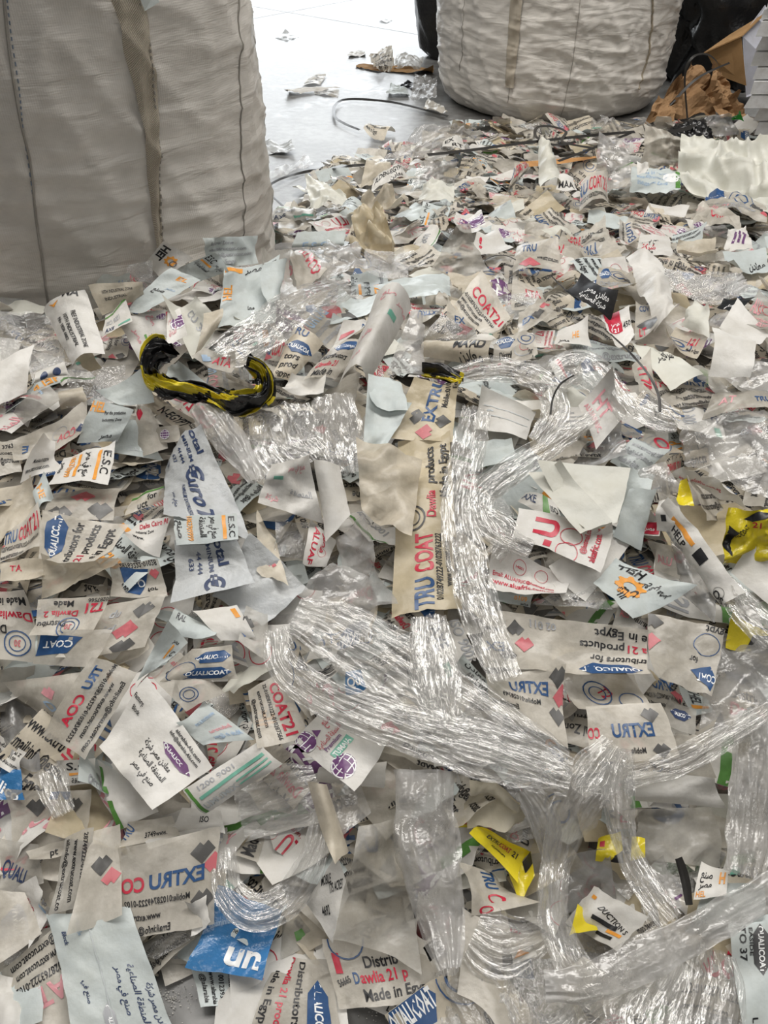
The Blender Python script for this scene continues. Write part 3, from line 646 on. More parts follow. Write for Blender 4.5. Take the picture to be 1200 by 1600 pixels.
def heap_stuff(n):
    rng = random.Random(5); VV, LV, LS, MI = [], [], [], []
    FL = {}
    def flat(k, F):
        key = (k, F is PROTO[k][3])
        if key not in FL: FL[key] = (np.array([i for f in F for i in f], np.int32), np.array([len(f) for f in F], np.int32), np.array(PROTO[k][5], np.int32))
        return FL[key]
    names = []; off = 0; cnt = 0; tries = 0
    while cnt < n and tries < n * 6:
        tries += 1
        y = .26 + 4.1 * rng.random() ** 1.25; dep = y * CP + .9 * SP; x = rng.uniform(-1, 1) * (dep * .5 + .22)
        h = float(heap(x, y))
        if h < .012 or inside_bag(x, y, .02): continue
        if h < .03 and rng.random() < .6: continue
        pk = rng.randrange(len(PROTO)); pr = PROTO[pk]; L, F = deform(pr, rng)
        R = rotmat(rng.uniform(0, 6.28), abs(rng.gauss(0, .38)), rng.uniform(0, 6.28)); z = max(h - rng.uniform(.004, .045) * min(1, h / .1), .004)
        Vw = L @ R.T; Vw = Vw * (1.0 if y < 2 else .9) + [x, y, z]; mn = Vw[:, 2].min()
        if mn < .002: Vw[:, 2] += .002 - mn
        Vw[:, 2] = np.minimum(Vw[:, 2], h + .05)
        q = project(np.array([x, y, h]))[0]; cv = 0 <= q[0] < 1200 and 0 <= q[1] < 1600 and COVER[int(q[1] / 4), int(q[0] / 4)]
        if cv: Vw[:, 2] = np.minimum(Vw[:, 2] - min(.02, h * .3), h + .016)
        VV.append(Vw)
        mp = []
        for m in pr[4]:
            if m not in names: names.append(m)
            mp.append(names.index(m))
        lv, ls, mi = flat(pk, F); LV.append(lv + off); LS.append(ls); MI.append(np.array(mp, np.int32)[mi])
        off += len(Vw); cnt += 1
    # packed core of the heap under the loose scraps
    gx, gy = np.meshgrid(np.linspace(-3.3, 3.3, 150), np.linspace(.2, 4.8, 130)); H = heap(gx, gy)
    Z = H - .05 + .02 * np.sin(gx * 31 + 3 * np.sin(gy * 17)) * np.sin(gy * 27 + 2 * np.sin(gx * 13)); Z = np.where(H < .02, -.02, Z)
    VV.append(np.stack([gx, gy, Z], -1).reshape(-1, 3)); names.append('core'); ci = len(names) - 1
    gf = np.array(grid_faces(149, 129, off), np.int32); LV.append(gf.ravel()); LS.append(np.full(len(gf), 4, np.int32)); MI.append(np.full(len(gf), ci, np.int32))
    LV, LS, MI = np.concatenate(LV), np.concatenate(LS), np.concatenate(MI)
    V = np.concatenate(VV).astype(np.float32); me = bpy.data.meshes.new('film_scrap_heap')
    me.vertices.add(len(V)); me.vertices.foreach_set('co', V.ravel()); me.loops.add(len(LV)); me.loops.foreach_set('vertex_index', np.array(LV, np.int32))
    LS = np.array(LS, np.int32); me.polygons.add(len(LS)); me.polygons.foreach_set('loop_start', np.r_[0, np.cumsum(LS)[:-1]].astype(np.int32))
    me.polygons.foreach_set('material_index', np.array(MI, np.int32)); me.polygons.foreach_set('use_smooth', np.ones(len(LS), bool))
    for m in names: me.materials.append(MATS[m])
    me.update(calc_edges=True)
    o = bpy.data.objects.new('film_scrap_heap', me); COL.objects.link(o)
    tag(o, 'dense heap of countless small printed and milky plastic film scraps', 'scrap heap', kind='stuff'); return o

# ------------------------------------------------------------------ things behind the heap
def lump(name, label, cat, c, rad, mat, seed, amp=.3, nu=60, nv=40, facet=5.0, cutz=None):
    V = []; cx, cy, cz = c
    for j in range(nv + 1):
        ph = math.pi * j / nv
        for i in range(nu):
            th = 2 * math.pi * i / nu; d = Vector((math.sin(ph) * math.cos(th), math.sin(ph) * math.sin(th), math.cos(ph)))
            n = 1 - abs(mnoise.noise(d * facet * .5 + Vector((seed, 0, 0)))) * 1.9 + .5 * (1 - abs(mnoise.noise(d * facet + Vector((0, seed, 3)))) * 2)
            k = 1 + amp * (n - .6); V.append((cx + d.x * rad[0] * k, cy + d.y * rad[1] * k, max(cz + d.z * rad[2] * k, .003)))
    F = [(j * nu + i, (j + 1) * nu + i, (j + 1) * nu + (i + 1) % nu, j * nu + (i + 1) % nu) for j in range(nv) for i in range(nu)]
    o = mesh_obj(name, V, F, mat); recentre(o); tag(o, label, cat); return o
lump('plastic_sack', 'black plastic sack standing on the floor at left of the white bulk bag', 'sack', (.45, 6.15, .42), (.25, .28, .52), 'black_film', 2.2, .12, facet=3)
lump('plastic_sheeting', 'heap of shiny black plastic sheeting between bulk bag and cardboard carton', 'sheeting', (2.3, 5.5, .5), (.60, .42, .85), 'black_film', 5.5, .30, nu=110, nv=70, facet=4.2)
lump('plastic_sack', 'small black plastic sack low beside the white stacked sheets', 'sack', (1.40, 3.78, .08), (.09, .10, .08), 'black_film', 9.5, .3)
def slab(name, quad, Y, th, mat, parent=None, items=None):
    Ys = Y if isinstance(Y, (list, tuple)) else [Y] * 4
    P = [hity(q[0], q[1], y) for q, y in zip(quad, Ys)]; N = np.cross(P[1] - P[0], P[3] - P[0]); N /= np.linalg.norm(N)
    if N[1] > 0: N = -N
    V = P + [p - N * th for p in P]; F = [(0, 1, 2, 3), (7, 6, 5, 4), (0, 4, 5, 1), (1, 5, 6, 2), (2, 6, 7, 3), (3, 7, 4, 0)]; FM = [0] * 6; mats = [mat]
    V = list(V)
    if items:
        W = np.linalg.norm(P[1] - P[0]); H = np.linalg.norm(P[3] - P[0])
        for v, f, ink, lay in print_items(items, W, H):
            m = 'ink_' + ink
            if m not in mats: mats.append(m)
            o = len(V)
            for q in v: u, w = q[0] / W, q[1] / H; V.append(P[0] * (1 - u) * (1 - w) + P[1] * u * (1 - w) + P[2] * u * w + P[3] * (1 - u) * w + N * .0015)
            F += [tuple(i + o for i in q) for q in f]; FM += [mats.index(m)] * len(f)
    return mesh_obj(name, V, F, mats, FM, parent=parent, smooth=False)
box = empty('cardboard_carton', tuple(hity(1160, 160, 4.75))); tag(box, 'tilted open cardboard carton with blue lettering on its pale side', 'carton')
for nm, q, Y, t, m, it in (('inner_flap', [(1122, 118), (1166, 134), (1158, 58), (1104, 83)], [4.75, 4.7, 4.7, 4.75], .005, 'cardboard', None),
                           ('flap_edge', [(1100, 84), (1160, 57), (1196, 22), (1140, 56)], [4.74, 4.69, 4.85, 4.9], .006, 'cardboard', None),
                           ('side_panel', [(1166, 152), (1236, 130), (1196, 8), (1160, 56)], [4.72, 4.74, 4.95, 4.72], .005, 'carton_white', [('T', 'nion', .16, .34, .26, 'b', .55, -.55)])):
    o = slab(nm, q, Y, t, m, None, it); o.data.transform(__import__('mathutils').Matrix.Translation(-box.location)); o.parent = box
# white stack of clear-wrapped sheets at the right edge
stk = empty('sheet_stack', tuple(hity(1190, 250, 3.7))); tag(stk, 'tall stack of white wrapped sheets at the right edge', 'stack')
rg = random.Random(4)
xl = [1196, 1188, 1178, 1182, 1174, 1176, 1170, 1160, 1178, 1180, 1176, 1178]; yy = [-6, 12, 30, 56, 80, 104, 124, 146, 168, 190, 212, 234, 262]
for i in range(12):
    a = hity(xl[i], yy[i + 1], 3.7); b = hity(xl[i], yy[i], 3.7); z0, z1 = a[2], b[2] - .006; x0 = a[0]; y0 = 3.7 + rg.uniform(-.02, .02)
    V = [(x0, y0, z0), (x0 + .6, y0, z0), (x0 + .8, y0 + .4, z0), (x0 + .22, y0 + .4, z0), (x0 + rg.uniform(0, .02), y0, z1), (x0 + .6, y0, z1), (x0 + .8, y0 + .4, z1), (x0 + .22, y0 + .4, z1)]
    V = np.array(V) - np.array(stk.location)
    mesh_obj('wrapped_sheet', V, [(3, 2, 1, 0), (4, 5, 6, 7), (0, 1, 5, 4), (1, 2, 6, 5), (2, 3, 7, 6), (3, 0, 4, 7)], 'stack_white', parent=stk, smooth=False)
# crumpled brown paper
for k, (q, lb) in enumerate((([(1022, 180, -4.42), (1066, 186, -4.4), (1068, 120, -4.5), (1044, 138, -4.5)], 'crumpled brown kraft paper low beside the bulk bag'),
                       ([(1045, 188, -4.45), (1120, 180, -4.45), (1118, 116, -4.6), (1075, 100, -4.6)], 'tall crumpled brown kraft paper bundle in front of carton'),
                       ([(1090, 176, -4.50), (1152, 168, -4.52), (1136, 120, -4.6), (1108, 96, -4.58)], 'folded brown kraft paper against the carton flap'),
                       ([(1008, 192, -4.30), (1050, 194, -4.30), (1058, 156, -4.36), (1026, 152, -4.38)], 'torn brown paper scrap under the bulk bag edge'),
                       ([(1120, 190, -4.42), (1168, 182, -4.45), (1150, 150, -4.5), (1112, 150, -4.5)], 'brown paper scrap near green foil'))):
    hero('brown_paper', lb, 'paper', q, None, 'kraft', crumple=.02, soft=False, cf=(.5, 2.4), cn=6, cell=.02, edge=.05, curl=.03, bend=(.5 * k, .1))
hero('foil_scrap', 'shiny green foil scrap among the background litter', 'foil', [(1142, 186, .04), (1160, 186, .04), (1156, 172, .09), (1146, 178, .08)], None, 'green_foil', crumple=.01)

# ------------------------------------------------------------------ litter on the open floor
FL = 'film scraps on the open floor'
hero('loose_scrap', 'flat grey scrap alone on the bright floor, far left', 'scrap', [(428, 58), (448, 64), (468, 57), (446, 53)], None, 'greyfilm', lift=.003, bend=(0, .01), jit=.001)
hero('loose_scrap', 'tiny grey scrap farthest away on the bright floor', 'scrap', [(592, 33), (604, 36), (614, 31), (598, 28)], None, 'greyfilm', lift=.003, bend=(0, .02), jit=.001)
hero('loose_scrap', 'long white folded strip lying on the open floor', 'scrap', [(444, 148), (470, 146), (532, 136), (452, 140)], None, 'white', lift=.012, bend=(0, .05), jit=.004, more=[([(470, 136), (500, 132), (510, 118), (482, 122)], SMALL, 'milky', {'lift': .006})])
hero('loose_scrap', 'printed scrap under the long white strip on floor', 'scrap', [(490, 146), (528, 152), (530, 142), (494, 140)], SMALL, 'milky', lift=.004, bend=(0, .03), jit=.002)
hero('loose_scrap', 'crumpled square cream carton scrap near the black sack', 'scrap', [(590, 118), (618, 108), (610, 78, .05), (576, 90, .05)], SMALL, 'cream', lift=.01, crumple=.012)
hero('loose_scrap', 'flat brown card strip behind the cream carton scrap', 'scrap', [(555, 105), (590, 112), (640, 108), (560, 100)], None, 'cardboard', lift=.004, bend=(0, .02), jit=.001)
hero('loose_scrap', 'brown card strip beside the bulk bag base', 'scrap', [(600, 112), (676, 118), (678, 108), (620, 104)], None, 'cardboard', lift=.004, bend=(0, .02), jit=.001)
hero('loose_scrap', 'pale creased sheet behind the brown card strip', 'scrap', [(614, 108), (655, 110), (662, 96), (620, 88)], None, 'milky_grey', lift=.012, crumple=.012)
hero('loose_scrap', 'white thin scrap near the top of the floor litter', 'scrap', [(542, 88), (572, 88), (570, 82), (548, 82)], None, 'white', lift=.006, crumple=.008)
hero('loose_scrap', 'pale bluish film scrap by the strap loop', 'scrap', [(602, 150), (640, 150), (636, 138), (610, 138)], None, 'bluish', lift=.008, crumple=.012)
hero('loose_scrap', 'black film scrap on the floor near bulk bag', 'scrap', [(622, 136), (660, 142), (668, 130), (636, 128)], None, 'black_film', lift=.008, crumple=.012)
hero('loose_scrap', 'grey crumpled film on floor left of the bulk bag', 'scrap', [(640, 150), (682, 154), (684, 128), (654, 130)], None, 'haze', lift=.012, crumple=.02)
hero('loose_scrap', 'white film tongue under the bulk bag edge', 'scrap', [(660, 176), (700, 184), (690, 164), (668, 160)], None, 'milky', lift=.010, crumple=.014)
hero('loose_scrap', 'silvery crumpled film scrap beside the left bulk bag', 'scrap', [(408, 238), (462, 241), (456, 224), (412, 220)], None, 'silver', lift=.012, crumple=.02)
hero('loose_scrap', 'small rolled printed scrap in the middle of the floor', 'scrap', [(568, 216), (600, 220), (618, 206), (580, 200)], SMALL, 'cream', lift=.016, bend=(1.57, .25))
hero('loose_scrap', 'tiny white chip on the floor below the strap', 'scrap', [(517, 280), (526, 281), (526, 277), (517, 276)], None, 'white', lift=.003, jit=.0005)
hero('clear_film', 'clear cellophane strip along the dark strap on the floor', 'film', [(410, 282), (490, 264), (482, 248), (414, 270)], None, 'clear', lift=.01, crumple=.012, cn=8)

# ------------------------------------------------------------------ far part of the heap
hero('clear_film', 'clear crumpled film bag left of the strap bundle', 'film', [(600, 248), (690, 250), (740, 200, .05), (650, 196, .09)], None, 'haze', lift=.03, crumple=.03, cn=8, cell=.016)
hero('film_scrap', 'curled white label with black RT lettering', 'film scrap', [(690, 236), (728, 238), (722, 216, .03), (692, 222, .03)], [('T', 'EX', .1, .55, .3, 'k', .4), ('T', 'RT', .4, .12, .3, 'k', .5)], 'white', bend=(0, .2))
hero('film_scrap', 'cream curled scrap above the MADEN strip', 'film scrap', [(565, 285), (610, 272), (606, 250, .04), (570, 262, .02)], None, 'cream', bend=(1, .2))
hero('film_scrap', 'white strip lettered MADEN-EGYPT in black', 'film scrap', [(580, 302), (640, 279), (628, 258, .03), (582, 286, .02)], [('T', 'ADEN-EGYPT', .04, .55, .34, 'k', .88), ('T', 'معادن', .45, .1, .34, 'k', .35)], 'white', bend=(0, .12), ref='the MADEN-EGYPT strip')
hero('film_scrap', 'blank cream sheet with raised corner by the floor edge', 'film scrap', [(486, 326), (546, 322), (540, 305, .02), (478, 284, .05)], None, 'pale_green', crumple=.012, ref='the raised cream sheet')
hero('film_scrap', 'grey-blue curled label end below the cream sheet', 'film scrap', [(528, 335), (560, 338), (566, 316, .02), (536, 318, .02)], SMALL, 'bluish', bend=(0, .2))
hero('film_scrap', 'printed white roll with green stripe at floor edge', 'film scrap', [(410, 362), (460, 372), (455, 348, .02), (414, 346, .02)], GRN, 'white', bend=(1.57, .2))
hero('film_scrap', 'white scrap with green oval at floor edge', 'film scrap', [(425, 350), (505, 348), (490, 322, .02), (440, 330, .01)], GRN, 'white', bend=(1, .06))
hero('film_scrap', 'pale blue rolled strip crossing the floor edge', 'film scrap', [(460, 378), (545, 378), (540, 360, .03), (464, 362, .03)], [('T', 'E.S.C', .2, .3, .4, 'lb', .5)], 'bluish', bend=(1.57, .3), ref='the pale blue rolled strip')
hero('clear_film', 'cream crinkled cellophane wad at far heap edge', 'film', [(552, 395), (620, 392), (600, 330, .07), (560, 335, .05)], None, 'beige', crumple=.03, soft=False, cn=8, cf=(.6, 3.5), ref='the cream cellophane wad')
hero('clear_film', 'pale cream wrinkled film behind the cellophane wad', 'film', [(560, 335), (640, 330), (630, 296, .05), (566, 304, .04)], None, 'cream', crumple=.03, soft=False, cn=7, cf=(.5, 2.5))
hero('film_scrap', 'white blank star-shaped sheet in far heap', 'film scrap', [(648, 318), (706, 322), (712, 296, .03), (668, 284, .05)], None, 'pale_green', crumple=.02, edge=.06, ref='the blank star-shaped sheet')
hero('film_scrap', 'grey milky bag upright in the far heap', 'film scrap', [(640, 300), (710, 292), (716, 252, .10), (656, 250, .08)], None, 'haze', crumple=.025, cn=7)
hero('film_scrap', 'white film scrap below the star-shaped sheet', 'film scrap', [(705, 360), (760, 356), (752, 330), (712, 330)], shift(PINK, 0, 0), 'white', crumple=.008)
hero('milky_film_bag', 'thin milky bag standing upright near the pale mask strip', 'film bag', [(928, 292), (986, 300), (984, 214, .14), (936, 216, .14)], None, 'haze', crumple=.02, ref='the upright milky bag')
hero('milky_film_bag', 'milky film peak beside the bulk bag base', 'film bag', [(922, 215), (990, 214), (955, 190, .10), (924, 182, .12)], None, 'haze', crumple=.03, cn=7)
plank = hero('wooden_plank', 'orange wooden lath lying in far heap', 'lath', [(812, 262), (932, 252), (931, 244, .012), (813, 253, .012)], None, 'plank', lift=.045, crumple=.0008, bend=(0, .002), edge=.003, jit=.001, ref='the orange lath')
hero('film_scrap', 'tall folded blank paper fin beside the orange lath', 'film scrap', [(842, 300), (882, 298), (856, 228, .10), (838, 236, .09)], None, 'pale_green', crumple=.015, bend=(0, .15))
hero('film_scrap', 'white scrap printed MAAD beside the folded fin', 'film scrap', [(868, 300), (902, 304), (896, 276, .03), (872, 276, .03)], [('T', 'MAA', .1, .2, .4, 'k', .8)], 'white')
hero('film_scrap', 'curled COAT scrap right of the folded fin', 'film scrap', [(905, 330), (952, 322), (946, 280, .05), (908, 284, .05)], shift(EXT, -.4, -.3, 1.6), 'milky', bend=(0, .2))
hero('film_scrap', 'milky curled sheet with red letters at lath end', 'film scrap', [(796, 296), (822, 270), (816, 252, .03), (796, 262, .03)], shift(EXT, -.5, -.4, 1.8), 'milky', bend=(1, .15))
hero('printed_strip', 'pale blue strip with green end, printed in faint lines', 'strip', [(984, 298), (1062, 306), (1062, 266, .03), (986, 262, .03)], [('T', 'Made in Egypt', .15, .62, .1, 'lb', .6), ('T', 'www.extrucoat.com', .12, .42, .1, 'lb', .65), ('T', 'Industrial Zone', .15, .22, .1, 'lb', .6), ('R', .9, .05, 1, .95, 'G'), ('O', .95, .5, .22, 'w')], 'bluish', crumple=.006, ref='the pale blue strip')
hero('film_scrap', 'tiny white folded paper on the pale blue strip', 'film scrap', [(994, 272), (1014, 270), (1012, 252, .03), (996, 254, .02)], None, 'white', lift=.09, crumple=.008)
hero('plastic_sheet', 'big cream woven plastic sheet draped at right edge', 'sheet', [(1062, 300), (1225, 345), (1200, 218, .12), (1062, 232, .07)], None, 'pale_green', crumple=.05, facet=.0, cell=.012, curl=.08, edge=.03, ref='the big cream draped sheet')
hero('milky_film_bag', 'milky bubble film hood beside the big cream sheet', 'film bag', [(1000, 262), (1070, 258), (1066, 216, .10), (1002, 196, .14)], None, 'milky', crumple=.045, facet=.0, cell=.012, curl=.06, edge=.04)
hero('milky_film_bag', 'clear grey bag of waste in front of brown paper', 'film bag', [(1085, 212), (1150, 214), (1140, 180, .08), (1098, 182, .08)], None, 'smoke', crumple=.05, cn=8)
hero('film_scrap', 'curled printed film with grey stamp by the cream sheet edge', 'film scrap', [(1085, 330), (1195, 352), (1200, 330), (1110, 300)], shift(DIST, -.1, -.1, 1.2, FADE), 'milky', crumple=.012)
hero('film_scrap', 'milky scrap printed COAT in red, right of centre', 'film scrap', [(1080, 352), (1160, 360), (1150, 332, .02), (1090, 330, .02)], [('T', 'COA', .35, .35, .35, 'r', .35)], 'milky', crumple=.01)
hero('film_scrap', 'white scrap with purple wave lines', 'film scrap', [(1132, 388), (1176, 392), (1162, 360, .02), (1136, 362, .02)], [('P', [(.2, .2), (.3, .2), (.5, .8), (.4, .85)], 'p'), ('P', [(.4, .2), (.5, .2), (.7, .8), (.6, .85)], 'p'), ('P', [(.6, .2), (.7, .2), (.85, .7), (.78, .8)], 'p')], 'white')
hero('film_scrap', 'pale blue rounded sheet with black Arabic word at right', 'film scrap', [(1138, 424), (1205, 426), (1195, 390, .02), (1130, 388, .02)], [('T', 'معادن', .55, .2, .3, 'k', .35)], 'bluish')
hero('film_scrap', 'blank cream folded sheet beside the purple wave scrap', 'film scrap', [(1056, 402), (1122, 398), (1118, 372, .02), (1060, 376, .03)], None, 'cream', crumple=.01)
hero('film_scrap', 'white note with red and black Arabic lines', 'film scrap', [(992, 402), (1052, 400), (1046, 372, .02), (1000, 368, .03)], [('T', 'صنع في مصر', .1, .6, .2, 'k', .5), ('T', 'شركة', .12, .3, .2, 'r', .4), ('T', 'مصر', .15, .05, .2, 'k', .3)], 'white')
hero('film_scrap', 'EXTRU label in blue vertical letters, far right', 'film scrap', [(968, 380), (966, 345, .03), (990, 342, .03), (996, 376)], [('T', 'EXTRU', .05, .6, .3, 'b', .9), ('T', 'Mobile:01028749222', .05, .3, .15, 'k', .9)], 'milky')

# ------------------------------------------------------------------ middle of the heap, right half
hero('film_scrap', 'white sheet printed EXTRU COAT and 21 reversed in red', 'film scrap', [(858, 402), (980, 398), (940, 352, .03), (880, 358, .02)], [('T', 'TRU', .45, .25, .3, 'b', .25), ('T', 'COA', .2, .6, .28, 'r', .3), ('T', '21', .02, .2, .3, 'r', .12), ('T', 'www.extrucoat.com', .55, .6, .09, 'k', .35), ('T', 'Email:info@extrucoat.com', .5, .75, .09, 'k', .4)], 'milky', crumple=.008, ref='the EXTRU COAT 21 sheet')
hero('film_scrap', 'curled milky sheet printed TRU in blue arc', 'film scrap', [(800, 425), (880, 430), (872, 388, .03), (808, 384, .03)], [('T', 'TRU', .15, .6, .28, 'b', .35), ('D', .35, .2, .3, 'rs'), ('T', 'www.extrucoat.com', .5, .4, .12, 'k', .45)], 'milky', bend=(0, .12))
hero('film_scrap', 'cream sheet with grey stamp behind the white folded sheet', 'film scrap', [(930, 450), (992, 470), (980, 425), (935, 425)], shift(DIST, 0, -.2, 1.2, FADE), 'cream')
hero('film_scrap', 'milky triangular bag corner standing up, centre top', 'film scrap', [(672, 424), (764, 424), (730, 350, .10), (715, 350, .10)], None, 'milky_grey', crumple=.015, ref='the milky triangle corner')
hero('film_scrap', 'pale cream sheet folded under the milky triangle', 'film scrap', [(700, 428), (775, 430), (760, 460), (730, 458)], None, 'cream', crumple=.01)
hero('film_scrap', 'white sheet with red tick mark', 'film scrap', [(738, 395), (800, 400), (775, 370, .01), (745, 362, .03)], [('T', '!', .15, .2, .5, 'r', .1)], 'white', ref='the red tick sheet')
hero('film_scrap', 'pale bluish folded sheets with grey underside', 'film scrap', [(582, 452), (672, 478), (704, 462), (702, 432, .03)], None, 'bluish', bend=(1.57, .10), crumple=.008, ref='the pale bluish folded sheets')
hero('clear_film', 'clear cellophane dome left of the milky triangle', 'film', [(565, 440), (640, 440), (632, 392, .05), (570, 388, .05)], None, 'clear', crumple=.025, cn=9, cf=(2, 8))
hero('film_scrap', 'milky sheet with red COAT seen reversed and black address lines', 'film scrap', [(524, 430), (480, 388, .02), (440, 412, .01), (470, 450)], [('T', 'COATU', .1, .45, .26, 'r', .75), ('T', 'www.extrucoat.com', .1, .25, .12, 'k', .7), ('T', 'Email:info@extrucoat.com', .1, .08, .12, 'k', .75)], 'milky', ref='the reversed red COAT sheet')
hero('clear_film', 'clear crumpled wrap right of the reversed COAT sheet', 'film', [(500, 445), (575, 440), (560, 390, .03), (505, 395, .03)], None, 'haze', crumple=.02, cn=8)
hero('film_scrap', 'milky sheet with black EXTRU letters upside down', 'film scrap', [(690, 482), (640, 490), (640, 505), (690, 500)], [('T', 'EXTRU', .05, .2, .5, 'b', .7)], 'milky')
hero('film_scrap', 'triangular milky sheet printed COAT21 in bold red', 'film scrap', [(710, 478), (765, 535, .0), (798, 498, .02), (752, 418, .06)], [('T', 'COAT21', .10, .50, .24, 'r', .86), ('T', '-01028763222-010287566', .02, .34, .085, 'k', .85), ('T', 'www.extrucoat.com', .02, .21, .09, 'k', .6), ('T', 'info@extrucoat.com', .02, .08, .09, 'k', .6)], 'milky', lift=.07, crumple=.004, ref='the bold COAT21 triangle')
hero('film_scrap', 'milky curled sheet with icons behind COAT21 triangle', 'film scrap', [(695, 520), (745, 530), (735, 478), (700, 478)], [('T', 'EX', .3, .5, .25, 'b', .4), ('D', .55, .3, .3, 'rs'), ('D', .25, .35, .3, 'sq')], 'milky', lift=.035)
hero('film_scrap', 'curled cream sheet printed MAAD in heavy black', 'film scrap', [(664, 560), (770, 572), (772, 532, .03), (668, 532, .03)], [('T', "MA'AD", .46, .52, .42, 'k', .48, 0, .04), ('T', 'معادن', .55, .05, .36, 'k', .35)], 'cream', bend=(1.57, .15), ref="the heavy black MAAD roll")
hero('film_scrap', 'milky roll with blue lettering right of the MAAD roll', 'film scrap', [(768, 572), (838, 562), (830, 518, .03), (770, 530, .03)], shift(DIST, 0, -.3, 1.4), 'milky', bend=(1.57, .18))
hero('clear_film', 'clear pleated film under the COAT21 triangle', 'film', [(660, 530), (720, 540), (745, 520), (690, 490, .02)], None, 'clear', crumple=.01)
hero('film_scrap', 'red reversed ATA letters on a milky curl', 'film scrap', [(850, 490), (800, 480), (798, 450), (848, 448)], [('T', 'AT2', .1, .4, .4, 'r', .5), ('T', 'www.extrucoat.com', .1, .1, .15, 'k', .8)], 'milky')
hero('film_scrap', 'milky sheet with blue EX and grey icon, under black strap', 'film scrap', [(808, 530), (870, 500), (862, 470), (810, 492)], [('T', 'EX', .1, .3, .3, 'b', .3), ('D', .5, .5, .35, 'sq'), ('D', .75, .8, .3, 'rs')], 'milky')
hero('film_scrap', 'milky folded sheet with stamp rings at mid right', 'film scrap', [(798, 575), (838, 560), (828, 520, .02), (800, 528, .02)], [('C', .5, .5, .35, 'gy'), ('C', .5, .5, .2, 'rs')], 'milky', bend=(0, .12))
hero('film_scrap', 'small white card with orange mark', 'film scrap', [(866, 540), (925, 540), (915, 510, .02), (872, 514, .02)], [('T', 'HE', .5, .4, .3, 'o', .2), ('T', 'مصر', .1, .1, .2, 'k', .3)], 'white')
hero('film_scrap', 'large blank white folded sheet at mid right', 'film scrap', [(1024, 512), (1058, 494), (1034, 410, .05), (978, 402, .05)], None, 'white', crumple=.008, bend=(0, .08), ref='the large blank folded sheet')
hero('film_scrap', 'black banner scrap with white Arabic lettering', 'film scrap', [(886, 462), (952, 494), (972, 474, .02), (912, 436, .03)], [('R', 0, .04, 1, 1, 'k'), ('T', 'معادن مصر', .3, .48, .28, 'w', .55), ('T', 'شركة الصناعية', .25, .15, .2, 'w', .6)], 'banner_black', lift=.06, crumple=.003, ref='the black banner scrap')
hero('film_scrap', 'red and white label under the black banner', 'film scrap', [(962, 545), (990, 535), (982, 482, .02), (940, 488, .02)], [('R', .1, .45, .65, 1, 'r'), ('T', 'مصر', .2, .6, .18, 'w', .35), ('T', '450', .68, .5, .16, 'k', .3), ('T', '121', .2, .48, .08, 'w', .3)], 'white', lift=.045, ref='the red and white label')
hero('film_scrap', 'milky sheet with blue icon letters below the folded sheet', 'film scrap', [(992, 532), (1030, 524), (1022, 476), (994, 482)], [('T', 'COV', .2, .75, .15, 'b', .5), ('D', .8, .3, .25, 'sq'), ('T', 'LT', .2, .05, .2, 'r', .3)], 'milky')
hero('film_scrap', 'cream sheet with red 121 and blue stamp', 'film scrap', [(1034, 546), (1090, 552), (1110, 524), (1056, 506)], [('C', .3, .35, .3, 'b'), ('C', .3, .35, .16, 'b', .3), ('T', '121', .55, .45, .35, 'r', .25), ('T', 'Made in Egypt', .6, .2, .12, 'k', .35)], 'cream', ref='the red 121 sheet')
hero('film_scrap', 'black corner sheet with white Arabic letters, far right', 'film scrap', [(1118, 484), (1150, 490), (1182, 464), (1130, 472)], [('T', 'مصر', .35, .2, .5, 'w', .4)], 'banner_black', lift=.05)
hero('film_scrap', 'large white sheet over the black corner sheet', 'film scrap', [(1120, 520), (1185, 540), (1206, 520), (1150, 470, .02)], None, 'white', lift=.055, crumple=.006)
hero('film_scrap', 'grey-pink faint printed film at right edge', 'film scrap', [(1160, 500), (1215, 520), (1215, 470), (1185, 456)], shift(ALU, 0, 0, 1, FADE), 'milky_grey', lift=.06)
hero('film_scrap', 'white curled blank sheet like a cupped hand', 'film scrap', [(1108, 586), (1172, 590), (1178, 536, .03), (1112, 512, .04)], None, 'white', bend=(1.57, .14), lift=.06, ref='the cupped white sheet')
hero('film_scrap', 'blank cream fold left of the cupped white sheet', 'film scrap', [(1058, 506), (1108, 528), (1110, 480, .03), (1090, 478, .02)], None, 'pale_green', crumple=.01)
hero('film_scrap', 'pale green sheet with black scribbled Arabic letters', 'film scrap', [(1048, 606), (1098, 590), (1040, 545), (984, 546)], [('T', 'شركة', .55, .65, .2, 'k', .3, -.2), ('T', 'مصر', .3, .55, .2, 'k', .2, -.4)], 'pale_green', ref='the pale green scribbled sheet')
hero('film_scrap', 'milky curl with big red letters below pale green sheet', 'film scrap', [(1036, 640), (1010, 560), (986, 574), (1000, 610)], [('T', 'ALU', .1, .3, .5, 'r', .7)], 'milky', lift=.06)
hero('film_scrap', 'small paper with red and black stripes', 'film scrap', [(858, 572), (882, 612), (895, 600), (872, 562)], [('R', .05, .55, .9, .9, 'r'), ('T', 'CO', .6, .1, .3, 'k', .3)], 'white')
hero('film_scrap', 'milky sheet with red IAT and blue TRU at right edge', 'film scrap', [(1100, 650), (1210, 640), (1205, 612), (1110, 622)], [('T', 'AT', .15, .4, .35, 'pk', .25), ('T', 'TRU', .7, .3, .4, 'b', .25)], 'milky')
hero('film_scrap', 'grey paper with dark address lines and red G', 'film scrap', [(1002, 700), (1046, 710), (1042, 652), (1012, 650)], [('T', 'www.extrucoat', .05, .75, .12, 'k', .9), ('T', '8222-01028', .05, .55, .12, 'k', .8), ('C', .7, .2, .15, 'r', .35)], 'milky_grey')
